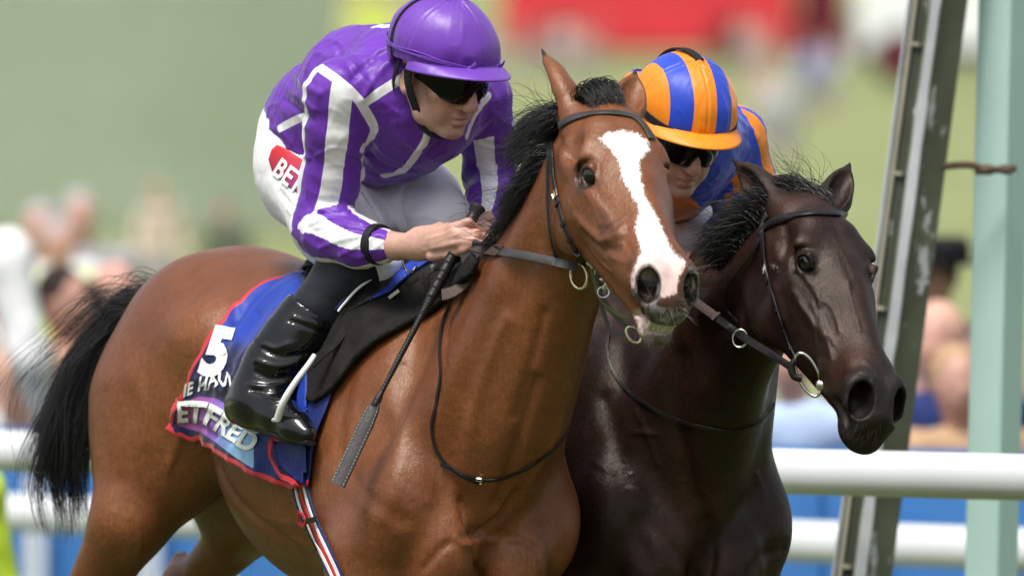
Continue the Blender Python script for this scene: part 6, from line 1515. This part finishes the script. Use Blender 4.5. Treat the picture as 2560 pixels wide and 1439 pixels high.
# his saddle, seen only from the side
sd2 = empty('saddle', WITH2 + np.array([-.15, .3, 0]), 'black racing saddle under the rider in orange and blue', 'saddle'); f = Field(axis_steps([(-.10, .60, .008)]), axis_steps([(.2, 1.1, .008)]), axis_steps([(1.4, 1.85, .008)])); sp = lambda x, y, z: WITH2 + np.array([x, y, z]) @ M2
f.chain([sp(-.62, 0, .0), sp(-.45, 0, -.005), sp(-.28, 0, -.03), sp(-.14, 0, -.02), sp(-.08, 0, .0)], [.085, .09, .075, .062, .04], .04, (M2[2], .40)); P_, Q_ = f.mesh(); obj('seat', new_mesh('seat', smooth(P_, Q_, 2), Q_, M_LEATHER), sd2)
# ------------------------------------------------------------------ manes, forelocks, tail, whiskers
rg = np.random.default_rng(5)
def line_roots(P, n, jit, lat=None):
    t = rg.uniform(0, 1, n); L = resample(spline(np.asarray(P), 60), 200); i = np.clip((t * 199).astype(int), 0, 198); r = L[i] + (L[i + 1] - L[i]) * rg.uniform(0, 1, (n, 1)); return r + rg.normal(0, jit, (n, 3)), t
def crest(pix, S, inset): # points a little inside the upper outline of the neck
    return np.array([S.px(a, b)[0] for a, b in pix if S.px(a, b)[0] is not None])
cr1 = crest([(1405, 290), (1392, 330), (1372, 385), (1345, 440), (1318, 490), (1290, 540), (1262, 585), (1238, 625)], HB, 0) + np.array([0, .045, .004])
r, t = line_roots(cr1, 8500, .010)
z1 = np.exp(-((t - .20) / .17) ** 2); z2 = np.exp(-((t - .62) / .12) ** 2); z3 = np.exp(-((t - .92) / .10) ** 2)
dirs = np.stack([-.95 + rg.normal(0, .28, len(r)), .15 + rg.normal(0, .28, len(r)), .62 - .55 * t + rg.normal(0, .34, len(r))], 1)
lens = (.028 + .095 * z1 + .034 * z2) * rg.uniform(.4, 1.2, len(r))
hair('mane', r, dirs, lens, M_HAIR, horse1, .0009, .16, 1, grav=.9, clump=.78, flow=lambda p, q: np.array([-.55, .1, -.25]), kind='stuff')
r, t = line_roots(cr1, 140, .008); dirs = np.stack([-.8 + rg.normal(0, .35, len(r)), .1 + rg.normal(0, .3, len(r)), .55 + rg.normal(0, .35, len(r))], 1)
hair('flyaway_hair', r, dirs, rg.uniform(.09, .17, len(r)), M_HAIR, horse1, .0006, .22, 2, grav=.4, clump=0, kind='stuff')
# forelock swept over the poll
fr = np.array([HP1 + HR1 @ np.array([s, f_, d]) for s, f_, d in ((-.046, -.015, -.018), (-.034, .0, -.030), (-.018, .005, -.032), (-.004, .008, -.022))]); r, t = line_roots(fr, 2200, .008)
dirs = np.stack([.10 + rg.normal(0, .12, len(r)), -.15 + rg.normal(0, .12, len(r)), .95 + rg.normal(0, .10, len(r))], 1)
hair('forelock', r, dirs, rg.uniform(.065, .098, len(r)), M_HAIR, horse1, .0012, .035, 3, clump=.5, flow=lambda p, q: np.array([1.05 - .4 * q, -1.1, .5 - 4.2 * q]), kind='stuff')
# tail: strands follow one hanging curve, spread about it in uneven locks
dock = WITH1 + np.array([-1.10, .0, -.15]) @ M1
def strands(name, P, mat, parent, wid, seed):
    n, seg = P.shape[:2]; q = np.random.default_rng(seed); t = np.linspace(0, 1, seg); T = np.gradient(P, axis=1); U = norm(np.cross(T, q.normal(0, 1, (n, 1, 3)))); V = norm(np.cross(T, U)); r = wid * (1 - .85 * t ** 1.5)[None, :, None] * q.uniform(.6, 1.3, (n, 1, 1))
    R_ = np.stack([P + U * r, P - .5 * U * r + .866 * V * r, P - .5 * U * r - .866 * V * r], 2); base = (np.arange(n) * seg * 3)[:, None, None]; i = np.arange(seg - 1)[None, :, None] * 3; k = np.arange(3)[None, None, :]; k2 = (k + 1) % 3
    obj(name, new_mesh(name, R_.reshape(-1, 3), np.stack([base + i + k, base + i + k2, base + i + 3 + k2, base + i + 3 + k], -1).reshape(-1, 4), mat), parent, kind='stuff')
yd = float(dock[1]) + .03
G_ = resample(spline(np.array([dock, W(365, 755, yd), W(290, 840, yd + .02), W(222, 950, yd + .02), W(188, 1060, yd), W(178, 1180, yd), W(200, 1305, yd)]), 80), 100)
def tail_locks(n, nl, spread, lk, lo, hi, seed, curl):
    q = np.random.default_rng(seed); seg = 18; own = q.integers(0, nl, n); lo_ = q.normal(0, 1, (nl, 3)) * np.array([1, .8, .35]); ll = q.uniform(lo, hi, nl); fan = q.normal(0, 1, (nl, 2))
    L_ = np.clip(ll[own] * q.uniform(.75, 1.1, n), .1, 1.08); t = np.linspace(0, 1, seg); u = np.clip(t[None] * L_[:, None], 0, 1); ix = np.clip(u * 99, 0, 98.99); i0 = ix.astype(int); fr_ = (ix - i0)[..., None]; C_ = G_[i0] * (1 - fr_) + G_[i0 + 1] * fr_
    prof = np.interp(u, [0, .15, .45, .8, 1], [.016, .026, .034, .032, .022])[..., None]; off = lo_[own] * spread; ind = q.normal(0, 1, (n, 3)) * lk
    P = C_ + (off + ind)[:, None] * prof; ph = q.uniform(0, 6.28, (nl, 3)); P += np.sin(ph[own][:, None] + u[..., None] * np.array([9, 7, 8])) * curl * u[..., None]
    P[..., 0] -= (np.maximum(0, fan[own, 0]) * .06 * spread)[:, None] * u ** 1.5; P[..., 2] += (fan[own, 1] * .03 * spread)[:, None] * u; return P
strands('tail', tail_locks(5200, 70, .85, .30, .55, 1.02, 4, .012), M_HAIR, horse1, .0012, 4)
strands('tail_wisps', tail_locks(420, 60, 2.2, .5, .4, .95, 6, .035), M_HAIR, horse1, .0006, 6)
m = MB(); m.tube(spline([dock + np.array([.06, -.04, .02]), dock, dock + np.array([-.10, .03, -.03]), dock + np.array([-.16, .05, -.09]), dock + np.array([-.19, .06, -.17])], 20), np.interp(np.linspace(0, 1, 20), [0, .5, 1], [.05, .04, .015]), 14); m.make('tail_root', M_HAIR, horse1)
# whiskers and chin hair of the bay
def surf_roots(pix_poly, n, S, default=None):
    lo, hi = np.min(pix_poly, 0), np.max(pix_poly, 0); out = []; nn = []
    while len(out) < n:
        p = rg.uniform(lo, hi)
        if poly_sd(p[None], pix_poly)[0] < 0:
            h, q = S.px(*p)
            if h is not None: out.append(h); nn.append(q)
            else: n -= 1
    return np.array(out), np.array(nn)
r, nrm = surf_roots(np.array([(1595, 815), (1625, 805), (1690, 815), (1700, 835), (1660, 845), (1610, 842)]), 160, HB); hair('chin_hair', r, nrm * .5 + np.array([0, -.1, -1]) + rg.normal(0, .35, r.shape), rg.uniform(.012, .036, len(r)), M_WHISKER, horse1, .00034, .12, 7, seg=5, clump=.2, kind='stuff')
r, nrm = surf_roots(np.array([(1590, 740), (1640, 735), (1700, 735), (1735, 700), (1738, 750), (1710, 785), (1640, 785), (1600, 775)]), 80, HB); hair('whiskers', r, nrm + np.array([.1, -.1, -.15]) + rg.normal(0, .3, r.shape), rg.uniform(.012, .05, len(r)), M_WHISKER, horse1, .0003, .14, 8, seg=5, clump=0, kind='stuff')
r, nrm = surf_roots(np.array([(1715, 650), (1738, 690), (1738, 740), (1722, 730)]), 60, HB); hair('whiskers', r, nrm + np.array([.5, 0, .1]) + rg.normal(0, .25, r.shape), rg.uniform(.03, .065, len(r)), M_WHISKER, horse1, .0003, .12, 9, seg=6, clump=0, kind='stuff')
# dark horse
cr2 = crest([(1935, 500), (1912, 545), (1880, 590), (1848, 628), (1820, 655)], HD, 0) + np.array([0, .05, .0])
r, t = line_roots(cr2, 6500, .010); dirs = np.stack([-.30 + rg.normal(0, .25, len(r)), .3 + rg.normal(0, .25, len(r)), 1.0 + rg.normal(0, .28, len(r)) - .2 * t], 1)
hair('mane', r, dirs, (.05 + .05 * np.sin(t * 3)) * rg.uniform(.45, 1.2, len(r)), M_HAIR, horse2, .0012, .10, 11, grav=.6, clump=.72, flow=lambda p, q: np.array([-.35, .2, -.5 * q]), kind='stuff')
r, t = line_roots(cr2, 200, .008); dirs = np.stack([-.9 + rg.normal(0, .3, len(r)), .1 + rg.normal(0, .3, len(r)), .5 + rg.normal(0, .35, len(r))], 1); hair('flyaway_hair', r, dirs, rg.uniform(.10, .17, len(r)), M_HAIR, horse2, .0006, .2, 12, grav=.3, clump=0, kind='stuff')
fr = np.array([HP2 + HR2 @ np.array([s, f_, d]) for s, f_, d in ((-.030, .0, -.03), (-.01, .012, -.01), (.005, .018, .01), (.016, .020, .022), (.024, .014, .006))]); r, t = line_roots(fr, 2400, .009)
dirs = np.stack([-.30 + rg.normal(0, .15, len(r)), .40 + rg.normal(0, .15, len(r)), .95 + rg.normal(0, .12, len(r))], 1); hair('forelock', r, dirs, rg.uniform(.05, .085, len(r)), M_HAIR, horse2, .0012, .04, 13, clump=.5, flow=lambda p, q: np.array([-1.6, .5, .3 - 2.2 * q]), kind='stuff')
r, t = line_roots(fr, 90, .01); dirs = np.stack([-.5 + rg.normal(0, .4, len(r)), .1 + rg.normal(0, .3, len(r)), 1.0 + rg.normal(0, .2, len(r))], 1); hair('flyaway_hair', r, dirs, rg.uniform(.08, .15, len(r)), M_HAIR, horse2, .0006, .28, 14, clump=0, flow=lambda p, q: np.array([-.6, .1, .0]), kind='stuff')
r, nrm = surf_roots(np.array([(2110, 1060), (2150, 1040), (2230, 1060), (2225, 1090), (2180, 1108), (2130, 1095)]), 70, HD); hair('chin_hair', r, nrm * .3 + np.array([-.5, -.1, -1.]) + rg.normal(0, .25, r.shape), rg.uniform(.01, .03, len(r)), M_WHISKER_D, horse2, .0003, .12, 15, seg=5, clump=0, kind='stuff')
dock2 = WITH2 + np.array([-1.13, 0, -.16]) @ M2; r = dock2 + rg.normal(0, .03, (1500, 3)); dirs = np.stack([-.4 + rg.normal(0, .16, 1500), .8 + rg.normal(0, .18, 1500), -.2 + rg.normal(0, .2, 1500)], 1)
hair('tail', r, dirs, rg.uniform(.5, .8, 1500), M_HAIR, horse2, .002, .05, 16, seg=10, clump=.6, flow=lambda p, q: np.array([.1, .1, -1.6 * q - .3]), kind='stuff')
